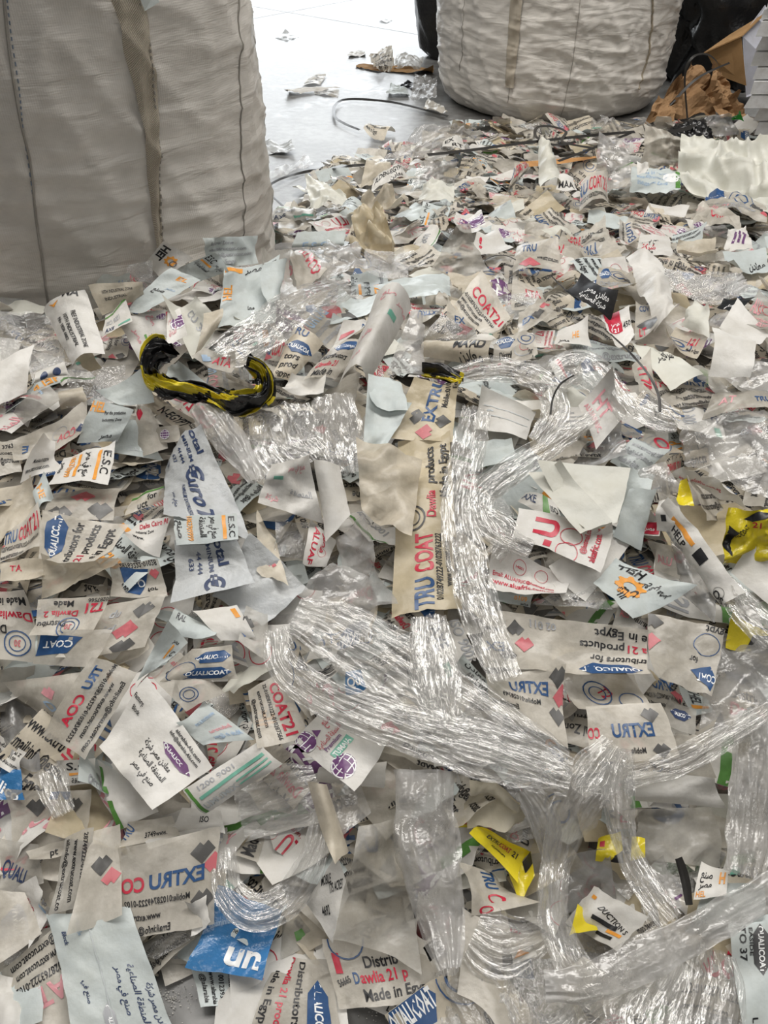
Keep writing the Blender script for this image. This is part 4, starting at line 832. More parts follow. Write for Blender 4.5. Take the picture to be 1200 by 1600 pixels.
hero('film_scrap', 'white ruled sheet lying under clear film, centre right', 'film scrap', [(740, 672), (822, 688), (838, 642), (752, 614)], [('R', .1, .62, .95, .64, 'lg'), ('R', .1, .38, .95, .40, 'lg'), ('R', .18, .5, .3, .54, 'lg')], 'white', ref='the white ruled sheet')
hero('film_scrap', 'bluish sheets stacked below the ruled sheet', 'film scrap', [(735, 735), (808, 720), (800, 684), (742, 690)], None, 'bluish')
hero('film_scrap', 'white sheet with large faded pink letters', 'film scrap', [(905, 630), (930, 704), (984, 640), (942, 598, .02)], [('T', 'HT', .2, .35, .4, 'pk', .5), ('T', 'ALUAFRIC', .1, .15, .12, 'pk', .7)], 'white', lift=.06, ref='the faded pink letter sheet')
hero('film_scrap', 'white corner printed with faint grey text above ruled sheet', 'film scrap', [(868, 668), (930, 672), (915, 632), (872, 640)], shift(SMALL, 0, 0, 1, FADE), 'white')
hero('milky_film_bag', 'dark smoky clear bag below the faded pink sheet', 'film bag', [(908, 735), (975, 725), (970, 660), (935, 690)], None, 'smoke', crumple=.02)
hero('film_scrap', 'grey-blue triangular sheet with blue lettering', 'film scrap', [(950, 725), (1000, 745), (1038, 712), (992, 680, .02)], shift(SMALL, 0, 0, 1.3, FADE), 'bluish', ref='the grey-blue triangle')
hero('milky_film_bag', 'large milky bag spread at right edge, middle height', 'film bag', [(1080, 740), (1230, 800), (1230, 650, .03), (1062, 660, .03)], [('T', 'OSO', .55, .72, .08, 'gy', .1)], 'haze', crumple=.02, cn=8, cell=.016, edge=.03, ref='the large milky bag at right')
hero('clear_film', 'clear wrap with barcode beside the folded white sheet', 'film', [(1000, 790), (1062, 770), (1040, 720, .02), (985, 735, .02)], [('R', .18 + .0, .02, .22, .2, 'k'), ('R', .26, .02, .28, .2, 'k'), ('R', .32, .02, .37, .2, 'k'), ('R', .41, .02, .43, .2, 'k'), ('R', .47, .02, .5, .2, 'k')], 'haze', crumple=.015, cn=8)
hero('milky_film_bag', 'white arched crumpled film with fine red print', 'film bag', [(1050, 730), (1170, 790), (1150, 760, .02), (1070, 726, .03)], [('T', 'www.aluafric.com.eg', .1, .4, .2, 'rs', .6)], 'white', crumple=.012, bend=(0, .08))

# ------------------------------------------------------------------ middle of the heap, left half
hero('clear_film', 'clear cellophane bag against the left bulk bag', 'film', [(0, 590), (105, 572), (90, 498, .04), (0, 488, .06)], None, 'clear', crumple=.02, cn=9, cf=(2, 7), cell=.016)
hero('film_scrap', 'grey-blue strip leaning on the bulk bag', 'film scrap', [(140, 452), (205, 445), (203, 423, .06), (160, 432, .05)], [('T', 'AL', .6, .2, .5, 'lb', .25)], 'bluish')
hero('clear_film', 'small clear bag standing by the orange gear label', 'film', [(205, 455), (250, 450), (245, 405, .05), (208, 412, .05)], None, 'clear', crumple=.02, cn=8)
hero('film_scrap', 'white label with orange gear, topmost against the bulk bag', 'film scrap', [(302, 404, .03), (256, 434), (226, 412, .02), (256, 376, .07)], [('GEAR', .42, .38, .22, 'o'), ('T', 'HEL', .1, .66, .26, 'k', .5, 0, .04), ('C', .45, .25, .12, 'g', .3)], 'white', ref='the orange gear label')
hero('film_scrap', 'cluster of bluish folded sheets right of gear label', 'film scrap', [(318, 420), (400, 412), (398, 368, .06), (312, 372, .07)], shift(SMALL, 0, 0, 1, FADE), 'bluish', crumple=.02)
hero('film_scrap', 'bluish sheet with E.S.C and orange bar by gear label', 'film scrap', [(274, 420), (312, 440), (364, 420, .02), (336, 394, .05)], ESC[:4], 'bluish', ref='the upper E.S.C sheet')
hero('film_scrap', 'long bluish strip with orange letters EL', 'film scrap', [(197, 488), (240, 492), (314, 440, .03), (268, 416, .04)], [('T', 'EL', .45, .80, .10, 'o', .35, 0), ('T', 'صنع', .2, .45, .08, 'k', .4), ('T', 'مصر', .5, .55, .06, 'lb', .3)], 'bluish', ref='the long bluish strip')
hero('film_scrap', 'tall bluish sheet with orange letters and black header', 'film scrap', [(342, 508), (430, 503), (432, 412, .04), (350, 416, .05)], [('R', .02, .86, .35, .96, 'o'), ('T', 'مصر', .4, .86, .1, 'k', .3), ('R', .75, .86, .95, .96, 'k'), ('T', 'HEL', .18, .40, .12, 'o', .36, 1.57), ('T', 'معا', .5, .25, .06, 'k', .12)], 'bluish', crumple=.006, ref='the tall bluish sheet')
hero('film_scrap', 'rolled bluish edge right of the tall bluish sheet', 'film scrap', [(405, 480), (432, 470), (434, 412, .03), (410, 414, .05)], None, 'bluish', bend=(0, .3))
hero('film_scrap', 'bluish translucent sheet behind the silvery pleats', 'film scrap', [(430, 470), (465, 455), (450, 395, .03), (405, 390, .04)], None, 'milky_grey')
hero('film_scrap', 'cream sheet with black address lines, folded over', 'film scrap', [(160, 492), (226, 463), (222, 440, .04), (138, 444, .05)], [('T', '10TH INDUSTRIAL ZONE', .2, .65, .12, 'k', .6), ('T', 'INDUSTRIAL', .2, .4, .12, 'k', .45)], 'cream')
hero('film_scrap', 'cream sheets with grey numbers, edge on', 'film scrap', [(262, 480), (300, 560), (346, 500), (304, 462, .03)], [('T', 'CU 34', .2, .45, .2, 'gy', .5)], 'pale_green', crumple=.008)
hero('film_scrap', 'bluish-cream roll right of the grey numbers', 'film scrap', [(300, 565), (340, 510), (348, 482, .02), (318, 490, .02)], None, 'cream', bend=(1.57, .2))
hero('film_scrap', 'white sheet with black address lines and gold emblem, leftmost', 'film scrap', [(68, 484), (112, 571), (164, 553, .02), (138, 457, .05)], [('T', 'MA', .02, .55, .22, 'k', .18, 1.2), ('P', [(.04, .2), (.12, .3), (.04, .45), (.08, .3)], 'o'), ('T', 'FREE INDUSTRIAL ZONE', .3, .62, .1, 'k', .6), ('T', '10TH INDUSTRIAL', .3, .42, .1, 'k', .55), ('T', 'No 1858 6882', .3, .25, .1, 'k', .4)], 'white', crumple=.003, bend=(1.57, .10), ref='the white address sheet')
hero('film_scrap', 'stack of thin printed edges with green lines', 'film scrap', [(160, 530), (205, 500), (200, 470), (164, 492)], GRN, 'white')
hero('film_scrap', 'white curved sheet with purple and pink print', 'film scrap', [(186, 504), (222, 572), (266, 540), (258, 482, .02)], [('T', 'صنع', .1, .65, .14, 'pk', .3), ('T', 'مصر', .3, .2, .14, 'pk', .3), ('GLOBE', .2, .9, .12, 'p'), ('R', .5, .4, .8, .46, 'G'), ('T', 'TUMAIA', .55, .5, .1, 'p', .35), ('C', .8, .35, .08, 'p', .3)], 'white', ref='the purple and pink sheet')
hero('film_scrap', 'thin red-printed layers behind purple and pink sheet', 'film scrap', [(262, 545), (292, 520), (282, 485), (262, 490)], shift(PINK, 0, 0), 'white')
hero('film_scrap', 'milky sheet with red ATA letters by the yellow-black bag', 'film scrap', [(362, 585), (300, 560), (318, 540), (372, 560)], [('T', 'ATA', .1, .3, .5, 'r', .5), ('D', .75, .4, .4, 'lb')], 'milky')
hero('film_scrap', 'plain white curved sheet at far left edge', 'film scrap', [(-30, 655), (40, 610), (54, 538, .03), (-30, 580, .02)], None, 'white', crumple=.003, ref='the plain white sheet at far left')
hero('clear_film', 'clear crinkled wrap left of the grey blank sheet', 'film', [(105, 640), (195, 632), (200, 578, .02), (112, 590, .02)], None, 'clear', crumple=.018, cn=9, cf=(2, 8))
hero('clear_film', 'clear wrap roll above the left blank scraps', 'film', [(45, 590), (112, 568), (104, 540, .03), (48, 556, .03)], None, 'clear', crumple=.012, cn=8)
hero('film_scrap', 'rolled sheet with dark blue oval print', 'film scrap', [(50, 600), (105, 580), (100, 566, .02), (55, 582, .02)], [('O', .3, .5, .35, 'n'), ('O', .7, .5, .35, 'n')], 'white', bend=(1.57, .2))
hero('film_scrap', 'grey blank sheet left of the yellow-black bag', 'film scrap', [(186, 633), (240, 628), (234, 573, .02), (152, 614)], None, 'bluish', crumple=.003, lift=.065, ref='the grey blank sheet')
hero('film_scrap', 'grey blank flap inside the yellow-black loop', 'film scrap', [(258, 596), (330, 604), (284, 566, .02), (262, 574)], None, 'bluish', crumple=.003)
hero('film_scrap', 'curled blank tube sheet at left', 'film scrap', [(20, 645), (44, 668), (104, 634, .02), (78, 602, .03)], [('T', 'www', .1, .75, .1, 'lb', .2)], 'milky_grey', bend=(1.57, .2), ref='the curled blank tube')
hero('film_scrap', 'brown-cream rolled edge above the reversed red logo', 'film scrap', [(95, 640), (140, 628), (130, 605, .02), (92, 612, .02)], None, 'cream', bend=(1.57, .2))
hero('film_scrap', 'long cream strip with reversed red and blue logo', 'film scrap', [(132, 690), (20, 716), (20, 692), (136, 626)], [('C', .38, .55, .22, 'gy'), ('T', 'COA', .15, .25, .3, 'rs', .25), ('D', .05, .4, .3, 'n'), ('T', 'E', .8, .3, .3, 'b', .08)], 'milky', ref='the reversed red logo strip')
hero('film_scrap', 'bluish sheet lettered HELP in orange, production lines below', 'film scrap', [(120, 692), (184, 690), (211, 643), (148, 622, .02)], [('T', 'HEL', .02, .72, .24, 'o', .34, .12, .03), ('T', 'For the production', .38, .70, .10, 'k', .5, .2), ('T', 'Industrial Zone', .4, .52, .08, 'k', .45, .2), ('T', 'مصر', .5, .1, .15, 'k', .3)], 'bluish', lift=.06, ref='the orange HELP sheet')
hero('film_scrap', 'plain pale sheet curving under the HELP sheet', 'film scrap', [(165, 705), (255, 722), (222, 660), (200, 655)], [('T', 'E.S.C', .4, .15, .12, 'lg', .3)], 'bluish', bend=(0, .1))
hero('film_scrap', 'cream strip with bold EG letters under yellow-black bag', 'film scrap', [(218, 628), (278, 672), (308, 656), (248, 624)], [('T', 'N-EGYPT', .3, .25, .5, 'k', .7, 0, .03)], 'cream', ref='the bold EG strip')
hero('film_scrap', 'milky fold with red diamond below the EG strip', 'film scrap', [(212, 720), (262, 700), (240, 640), (214, 632)], [('D', .25, .85, .2, 'r')], 'milky', bend=(0, .1))
hero('film_scrap', 'small milky piece with purple globe', 'film scrap', [(240, 692), (285, 690), (278, 664), (246, 668)], [('GLOBE', .4, .5, .3, 'p')], 'milky')
hero('film_scrap', 'address sheet printed ucoat.co at far left edge', 'film scrap', [(0, 748), (34, 735), (30, 690), (-10, 690)], [('T', '37632', .3, .75, .14, 'k', .6), ('T', 'ucoat.co', .2, .5, .14, 'k', .75), ('T', '@extrucoa', .2, .25, .14, 'k', .75)], 'milky')
hero('film_scrap', 'white folded peak with fine black lines at left', 'film scrap', [(24, 755), (90, 733), (84, 690), (70, 676, .05)], [('T', 'www.extrucoat.com', .1, .15, .12, 'k', .7), ('T', 'Mobile:0102874', .3, .35, .1, 'k', .5)], 'white', ref='the white folded peak')
hero('film_scrap', 'white E.S.C sheet with orange bands, left middle', 'film scrap', [(100, 716), (74, 758), (168, 758), (184, 712, .02)], [('T', 'E.S.C', .15, .82, .14, 'k', .6), ('R', .1, .72, .9, .78, 'o'), ('T', 'صنع في مصر', .1, .5, .14, 'k', .7), ('R', .1, .35, .8, .40, 'o'), ('T', '1062709999', .1, .2, .1, 'o', .7), ('T', 'مصر', .2, .05, .1, 'k', .4)], 'white', lift=.06, ref='the left E.S.C sheet')
hero('film_scrap', 'small roll lettered HE in orange at left', 'film scrap', [(52, 772), (60, 796), (86, 784), (76, 750, .02)], [('T', 'HE', .15, .3, .35, 'o', .6)], 'bluish', bend=(1.57, .2))
hero('film_scrap', 'white strip with green line and black words for, uct', 'film scrap', [(196, 808), (262, 780), (258, 762, .02), (205, 775)], [('R', 0, .8, 1, .95, 'G'), ('T', 'for', .55, .35, .35, 'k', .25), ('T', 'uct', .3, .05, .35, 'k', .25)], 'milky')
hero('film_scrap', 'cream blank sheets stacked at left edge', 'film scrap', [(-20, 860), (52, 800), (55, 756), (-20, 762)], None, 'cream', crumple=.005)
hero('film_scrap', 'milky strip with red letters above the left QUALICOAT sheet', 'film scrap', [(0, 880), (65, 850), (70, 800), (10, 826)], shift(EXT, -.3, -.2, 1.4), 'milky')
hero('film_scrap', 'milky sheet with red and grey icon squares, left', 'film scrap', [(70, 815), (176, 812), (190, 768), (84, 762)], [('D', .22, .1, .35, 'sq'), ('D', .50, .6, .36, 'rs'), ('D', .80, .25, .36, 'sq')], 'milky', ref='the icon squares sheet')
hero('film_scrap', 'stack of cream sheets under QUALICOAT sheet at left', 'film scrap', [(0, 910), (75, 912), (85, 880), (0, 878)], [('T', 'TA', .2, .5, .3, 'r', .25)], 'cream')
hero('film_scrap', 'milky sheet with blue QUALICOAT lozenge and tilted Egypt text', 'film scrap', [(152, 888), (200, 815), (68, 801), (55, 866)], [('Q', .52, .80, .92, .26, 'b'), ('T', 'tributors for', .02, .50, .12, 'k', .9), ('T', '21', .02, .30, .12, 'r', .18), ('T', 'products', .26, .30, .12, 'k', .66), ('T', 'e in Egypt', .1, .10, .12, 'k', .75)], 'milky', lift=.07, crumple=.003, ref='the tilted QUALICOAT sheet')
hero('film_scrap', 'white sheet with slanted red Cairo lettering', 'film scrap', [(194, 852), (248, 866), (270, 814), (218, 812)], [('T', 'Delta Cairo Al', .22, .55, .2, 'r', .8, .35), ('T', 'Industrial Zone', .2, .35, .1, 'k', .5, .35), ('T', 'www.', .2, .15, .1, 'k', .3, .35)], 'white', ref='the red Cairo sheet')
hero('film_scrap', 'cream blank strips below the tilted QUALICOAT sheet', 'film scrap', [(60, 930), (180, 900), (190, 866), (80, 890)], None, 'cream', crumple=.006)

# the long printed sheets at centre left
hero('film_scrap', 'silvery-grey curled tail sheet below the euro symbol sheet', 'film scrap', [(330, 930), (410, 980), (482, 918), (392, 846)], None, 'silver', crumple=.006, bend=(0, .06), ref='the silvery tail sheet')
hero('film_scrap', 'long pale sheet with big dark euro symbol lettering', 'film scrap', [(252, 716), (270, 818), (388, 838), (322, 672, .02)], [('T', 'otal', .0, .74, .13, 'n', .26, 0, .03), ('T', 'MINIUM', .02, .58, .07, 'n', .30), ('T', '44 444', .1, .42, .07, 'n', .2), ('T', '633', .14, .28, .07, 'n', .12), ('T', '132', .16, .12, .07, 'n', .1), ('T', '€', .36, .46, .26, 'n', .20, 0, .03), ('T', 'uroT', .54, .46, .2, 'n', .40, 0, .03), ('T', 'ALUMINIUM EXTRUSION', .56, .34, .055, 'n', .42), ('T', 'صنع في مصر', .68, .18, .06, 'n', .2)], 'silver', lift=.06, crumple=.0035, ref='the long euro symbol sheet')
hero('film_scrap', 'lower pale sheet with euro symbol and dark letters otal', 'film scrap', [(276, 850), (266, 942), (398, 910), (366, 834)], [('T', 'otal', .02, .62, .15, 'n', .5, 0, .03), ('T', 'MINIUM', .1, .48, .07, 'n', .5), ('T', '44 444', .2, .32, .07, 'n', .4), ('T', '633', .3, .2, .07, 'n', .2), ('T', '€', .65, .42, .24, 'n', .3, 0, .03)], 'silver', lift=.058, crumple=.003, ref='the lower euro sheet')
hero('film_scrap', 'band with E.S.C and orange phone number over euro sheet', 'film scrap', [(271, 806), (276, 852), (373, 846), (370, 803)], [('T', 'E.S.C', .1, .86, .10, 'k', .8), ('R', .05, .76, .95, .82, 'o'), ('T', 'صنع في مصر', .08, .58, .12, 'k', .8), ('T', 'المنطقة', .1, .40, .1, 'k', .7), ('T', '1062709999', .05, .20, .09, 'o', .85), ('T', 'صنع', .2, .05, .1, 'k', .6)], 'bluish', lift=.075, crumple=.002, bend=(0, .03), ref='the E.S.C phone band')
hero('film_scrap', 'milky sheet with reversed COAT wedge and red phone digits', 'film scrap', [(172, 884), (248, 878), (264, 935), (172, 930)], [('P', [(.2, .1), (.75, .2), (.5, .85), (.25, .8)], 'b'), ('T', 'TAO', .22, .4, .2, 'w', .4), ('T', '28763222-01028', .2, .02, .12, 'k', .75), ('D', .85, .3, .2, 'rs'), ('T', 'for', .65, .65, .15, 'k', .2)], 'milky', crumple=.004, ref='the reversed COAT wedge sheet')
hero('film_scrap', 'milky lower sheet with grey, red and dark icon squares', 'film scrap', [(100, 1040), (225, 1010), (262, 930), (160, 945)], [('D', .75, .75, .26, 'sq'), ('D', .62, .40, .28, 'rs'), ('D', .70, .10, .26, 'sq'), ('T', 'du', .25, .7, .15, 'gy', .15), ('T', 'id', .3, .4, .15, 'gy', .15)], 'milky', ref='the lower icon sheet')
hero('film_scrap', 'upside-down Distributors sheet with blue stamp numbered 30', 'film scrap', [(174, 930), (60, 936), (56, 1000), (145, 985)], [('T', 'Made', .5, .08, .16, 'k', .28), ('T', 'Dawlia 2', .42, .34, .15, 'r', .48), ('T', 'Distribu', .55, .60, .16, 'k', .42), ('C', .5, .78, .27, 'b', .1), ('C', .5, .78, .17, 'b', .12), ('T', '30', .45, .70, .15, 'rs', .1), ('T', 'T21', .02, .18, .26, 'r', .3, 0, .03), ('T', '0287566', .0, .05, .1, 'k', .3)], 'milky', lift=.06, crumple=.003, ref='the upside-down stamp 30 sheet')
hero('film_scrap', 'upside-down Dawlia sheet with stamp at left edge', 'film scrap', [(54, 928), (-45, 924), (-45, 1030), (54, 1034)], [('T', 'Made in Egypt', .05, .1, .11, 'k', .9), ('T', 'Dawlia 21', .02, .30, .12, 'r', .7), ('T', 'Distributors', .4, .50, .12, 'k', .7), ('C', .25, .75, .19, 'b', .1), ('C', .25, .75, .12, 'b', .12), ('T', '30', .2, .70, .1, 'rs', .1), ('P', [(.55, .7), (.7, .85), (1, .85), (1, .6)], 'b')], 'milky', lift=.06, crumple=.003, ref='the left edge Dawlia sheet')
hero('film_scrap', 'milky sheet with upside-down blue COAT wedge', 'film scrap', [(180, 985), (60, 988), (55, 1038), (150, 1045)], [('P', [(.35, .2), (.95, .1), (1, .75), (.5, .65)], 'b'), ('T', 'COAT', .45, .3, .2, 'w', .45)], 'milky', lift=.05, ref='the upside-down blue wedge')
hero('film_scrap', 'cream curled sheet with faint letters, left edge', 'film scrap', [(0, 1100), (45, 1110), (55, 1040), (0, 1040)], [('T', 'ALU', .3, .4, .15, 'gy', .5), ('D', .7, .6, .2, 'pk')], 'milky')
hero('smoke_bag', 'dark smoky clear bag at left edge', 'film bag', [(0, 1190), (62, 1200), (60, 1110), (0, 1090)], None, 'smoke', crumple=.015, cn=7)
hero('film_scrap', 'milky plain sheet with blue D outline', 'film scrap', [(60, 1120), (140, 1110), (130, 1050), (10, 1065)], [('T', 'D', .35, .1, .3, 'lb', .12), ('D', .5, .6, .3, 'pk')], 'milky', lift=.045)
hero('film_scrap', 'big slanted sheet with reversed EXTRU COAT and address', 'film scrap', [(215, 1050), (138, 1188), (62, 1144), (148, 1030)], [('T', 'TRU', .08, .62, .18, 'b', .30, 0, .03), ('T', 'COA', .45, .62, .18, 'r', .38, 0, .03), ('T', 'Mobile:01028749222-01028763222', .0, .42, .085, 'k', .95), ('T', 'www.extrucoat.com', .2, .26, .09, 'k', .65), ('T', 'Email:info@extrucoat.com', .15, .08, .09, 'k', .8)], 'milky', lift=.07, crumple=.003, ref='the slanted reversed EXTRU COAT sheet')
hero('film_scrap', 'white sheet with green edge and crumpled tail', 'film scrap', [(185, 1298), (246, 1268), (196, 1210), (150, 1186)], [('R', 0, .0, .15, .4, 'G'), ('R', 0, .5, .12, .9, 'G')], 'white', crumple=.008, ref='the green-edged white sheet')
hero('film_scrap', 'white sheet with Arabic lines and blue-black QUALICOAT lozenge', 'film scrap', [(157, 1168), (247, 1268), (332, 1198), (232, 1058)], [('T', 'صنع في مصر', .42, .18, .08, 'k', .36), ('T', 'المنطقة الصناعية', .40, .32, .08, 'k', .42), ('T', 'معادن مصر شركة', .38, .46, .08, 'k', .40), ('Q', .74, .66, .42, .14, 'p'), ('T', 'info@alarabia-Alu.com', .52, .80, .05, 'k', .4), ('T', 'alarabia-Alu.com', .55, .88, .05, 'k', .35), ('T', 'Factory:', .02, .72, .06, 'k', .14), ('T', 'Block', .06, .60, .06, 'k', .1)], 'white', lift=.065, crumple=.004, ref='the Arabic QUALICOAT sheet')
hero('film_scrap', 'bluish folded corner with E.S.C and orange hook', 'film scrap', [(214, 1062), (258, 1036), (294, 1004), (262, 968, .03)], [('T', '.C', .72, .35, .2, 'k', .2), ('R', .62, .3, .7, .7, 'o'), ('T', 'مصر', .55, .75, .12, 'k', .25)], 'bluish', lift=.07, ref='the orange hook corner')
hero('film_scrap', 'grey roll with dark L letter under silvery tail', 'film scrap', [(258, 985), (330, 1010), (345, 985), (275, 955)], [('T', 'RAL', .1, .6, .3, 'g', .2)], 'bluish', bend=(1.57, .12))
hero('film_scrap', 'white rolled sheet edge below the euro sheet', 'film scrap', [(300, 955), (345, 1000), (400, 1000), (370, 945)], [('R', .1, .8, .4, .92, 'o')], 'white', bend=(0, .12))
hero('film_scrap', 'milky sheet with stamp ring and reversed Dawlia', 'film scrap', [(290, 1112), (236, 1056), (282, 1020), (350, 1082)], [('C', .25, .35, .22, 'b', .1), ('C', .25, .35, .14, 'b', .14), ('T', 'D', .75, .3, .15, 'k', .1), ('T', 'wlia', .7, .6, .15, 'rs', .25), ('C', .6, .75, .2, 'b', .1)], 'milky', ref='the stamp ring sheet')
hero('film_scrap', 'rolled milky sheet with blue QUALICOAT lozenge, centre left', 'film scrap', [(248, 1066), (372, 1060), (362, 1008, .02), (300, 1014, .02)], [('Q', .62, .70, .7, .34, 'b'), ('Q', .6, .22, .7, .34, 'b'), ('C', .2, .3, .3, 'b')], 'milky', bend=(1.57, .1), lift=.06, ref='the rolled QUALICOAT sheet')
hero('film_scrap', 'pale blue sheet with faint reversed Made in Egypt', 'film scrap', [(398, 1155), (318, 1165), (284, 1138), (318, 1096)], [('T', 'Made in Egypt', .05, .15, .12, 'lb', .6), ('T', 'Industrial', .1, .35, .1, 'pk', .5), ('T', 'www.extrucoat.com', .1, .7, .1, 'lb', .6)], 'bluish', ref='the faint Made in Egypt sheet')
hero('film_scrap', 'dark translucent sheet with blue EX letters', 'film scrap', [(372, 1000), (420, 1040), (418, 960), (385, 945)], [('T', 'EX', .15, .2, .25, 'b', .5, 1.0), ('D', .2, .6, .25, 'sq')], 'milky_grey')
hero('film_scrap', 'milky COAT21 sheet with vertical red letters, centre', 'film scrap', [(386, 1078), (408, 1178), (484, 1150), (440, 1052)], [('T', 'COAT21', .1, .58, .24, 'r', .82, 0, .03), ('T', '22-01028763222-010287566', .05, .42, .09, 'k', .9), ('T', 'extrucoat.com', .12, .24, .10, 'k', .6), ('T', '@extrucoat.com', .2, .06, .10, 'k', .65)], 'milky', lift=.06, crumple=.003, ref='the vertical COAT21 sheet')
hero('film_scrap', 'milky plain corner below the vertical COAT21 sheet', 'film scrap', [(400, 1225), (460, 1180), (410, 1150), (395, 1165)], None, 'milky')
hero('film_scrap', 'white roll with green stripes and dark green rim', 'film scrap', [(322, 1272), (442, 1190), (404, 1158), (284, 1236)], [('R', .02, .02, .06, .98, 'G'), ('T', '1200 9001', .15, .72, .16, 'gy', .45), ('P', [(.1, .45), (.95, .55), (.95, .66), (.1, .56)], 'tg'), ('P', [(.5, .15), (.95, .25), (.95, .30), (.5, .2)], 'tg'), ('P', [(.5, .30), (.95, .40), (.95, .45), (.5, .35)], 'tg'), ('T', 'LIMUMIX', .08, .12, .2, 'lg', .4)], 'white', lift=.075, bend=(1.57, .08), ref='the green striped roll')

# ------------------------------------------------------------------ centre: long beige sheet, wraps and stretch film
hero('film_scrap', 'pale sheet printed QUALICOAT rolled, upper left of centre', 'film scrap', [(420, 600), (452, 598), (505, 538, .03), (460, 512, .03)], [('T', 'ogypt', .1, .05, .1, 'k', .7), ('T', 'prod', .1, .25, .12, 'k', .7), ('T', 'tors', .1, .42, .12, 'k', .6), ('Q', .5, .66, 1.0, .2, 'b'), ('T', 'RU', .1, .86, .12, 'b', .4)], 'cream', bend=(0, .12), ref='the upper QUALICOAT roll')
hero('film_scrap', 'milky strip with dark address beside the upper QUALICOAT roll', 'film scrap', [(405, 580), (440, 590), (460, 530), (424, 525)], shift(EXT, -.4, -.2, 1.5), 'milky')
hero('film_scrap', 'milky folded sheet with blue lozenge and Distributors text', 'film scrap', [(470, 600), (525, 588), (568, 540, .02), (526, 532, .02)], [('Q', .55, .8, .8, .28, 'b'), ('T', 'Distributors', .0, .45, .14, 'k', .85), ('T', 'Dawlia 21', .1, .25, .14, 'r', .6), ('T', 'Made in', .15, .05, .14, 'k', .6)], 'milky', ref='the folded Distributors sheet')
hero('milky_film_bag', 'white crumpled wrap below the folded Distributors sheet', 'film bag', [(440, 615), (505, 620), (510, 580), (455, 590)], None, 'white', crumple=.012, cn=8)
hero('film_scrap', 'white card edge with blue D behind pink-lettered roll', 'film scrap', [(520, 540), (580, 520), (580, 500), (535, 510)], [('T', 'D', .7, .2, .5, 'b', .1), ('R', .1, .2, .5, .4, 'rs')], 'white')
hero('film_scrap', 'pale folded bluish sheet behind pink-lettered roll', 'film scrap', [(515, 500), (600, 480), (590, 455), (530, 465)], None, 'bluish')
hero('film_scrap', 'white upright roll with pink lettering and green mark', 'film scrap', [(528, 604), (575, 600), (644, 480, .06), (586, 476, .06)], [('T', 'صنع', .2, .85, .06, 'pk', .4), ('T', 'مصر', .7, .8, .06, 'pk', .3), ('R', .6, .62, .85, .68, 'tg'), ('T', 'معادن', .1, .4, .07, 'pk', .3), ('T', 'مصر', .12, .15, .07, 'pk', .25)], 'white', lift=.06, bend=(0, .25), crumple=.003, ref='the pink-lettered roll')
hero('milky_film_bag', 'milky translucent bag flap right of the pink-lettered roll', 'film bag', [(598, 600), (660, 602), (658, 505, .06), (640, 490, .06)], None, 'haze', crumple=.015, lift=.055)
hero('film_scrap', 'long beige sheet printed TRU COAT, running down the centre', 'film scrap', [(722, 950), (702, 685), (622, 690), (612, 968)], [('T', 'TRU', .01, .40, .28, 'b', .15, 0, .03), ('T', 'COAT', .19, .40, .28, 'r', .22, 0, .03), ('T', '01028749222-01028763222', .05, .26, .10, 'k', .35), ('T', 'www.extrucoat.com', .12, .13, .10, 'k', .24), ('T', 'Email:info@extrucoat.com', .06, .01, .10, 'k', .32), ('C', .5, .75, .26, 'k', .12), ('C', .5, .75, .17, 'k', .12), ('T', 'Dawlia', .5, .32, .16, 'r', .15), ('T', 'products', .7, .32, .16, 'k', .22), ('T', 'Made in Egypt', .62, .08, .16, 'k', .30)], 'beige', lift=.045, crumple=.004, bend=(1.57, .03), ref='the long beige sheet')
hero('film_scrap', 'upper beige sheet with blue EXTR and grey red icons', 'film scrap', [(706, 692), (716, 604, .02), (648, 590, .03), (606, 682)], [('T', 'EXTRU', .32, .36, .22, 'b', .78, 0, .03), ('T', 'Mobile:010', .60, .16, .12, 'k', .42), ('T', 'Em', .92, .02, .1, 'k', .1), ('D', .40, .68, .24, 'sq'), ('D', .36, .22, .24, 'sq'), ('D', .14, .46, .24, 'rs')], 'beige', lift=.06, crumple=.003, ref='the upper beige EXTR sheet')
hero('film_scrap', 'pale blue folded blank sheet left of the beige EXTR sheet', 'film scrap', [(566, 712), (606, 690), (640, 640), (576, 585, .03)], None, 'bluish', crumple=.006, lift=.065, more=[([(578, 640), (636, 650), (626, 594), (574, 586)], None, 'bluish', {'lift': .075})], ref='the pale blue folded sheet')
hero('milky_film_bag', 'cream wrinkled wrap over the beige sheet', 'film bag', [(566, 805), (642, 845), (660, 715, .02), (556, 690, .02)], None, 'cream', crumple=.010, cn=8, cf=(.8, 4), lift=.07, ref='the cream wrinkled wrap')
hero('milky_film_bag', 'white crumpled bag with pink and green print, centre left', 'film bag', [(402, 785), (505, 818), (482, 712, .04), (424, 726, .04)], [('T', 'صنع في مصر', .45, .8, .1, 'pk', .4), ('R', .15, .62, .35, .7, 'tg'), ('T', 'شركة', .1, .15, .12, 'pk', .2), ('T', 'المنطقة', .5, .35, .1, 'gy', .4)], 'white', crumple=.018, cn=8, lift=.06, ref='the white crumpled printed bag')
hero('film_scrap', 'blank white curl right of the crumpled printed bag', 'film scrap', [(512, 850), (548, 805), (530, 728, .02), (490, 718, .03)], None, 'white', bend=(0, .16), lift=.06, crumple=.003, ref='the blank white curl')
hero('film_scrap', 'red Arabic lettered scrap below the crumpled printed bag', 'film scrap', [(486, 812), (466, 885), (506, 888), (526, 845)], [('T', 'ALUAF', .05, .2, .22, 'r', .9), ('T', 'مصر', .1, .55, .25, 'r', .5), ('C', .6, .65, .16, 'r')], 'white', lift=.05)
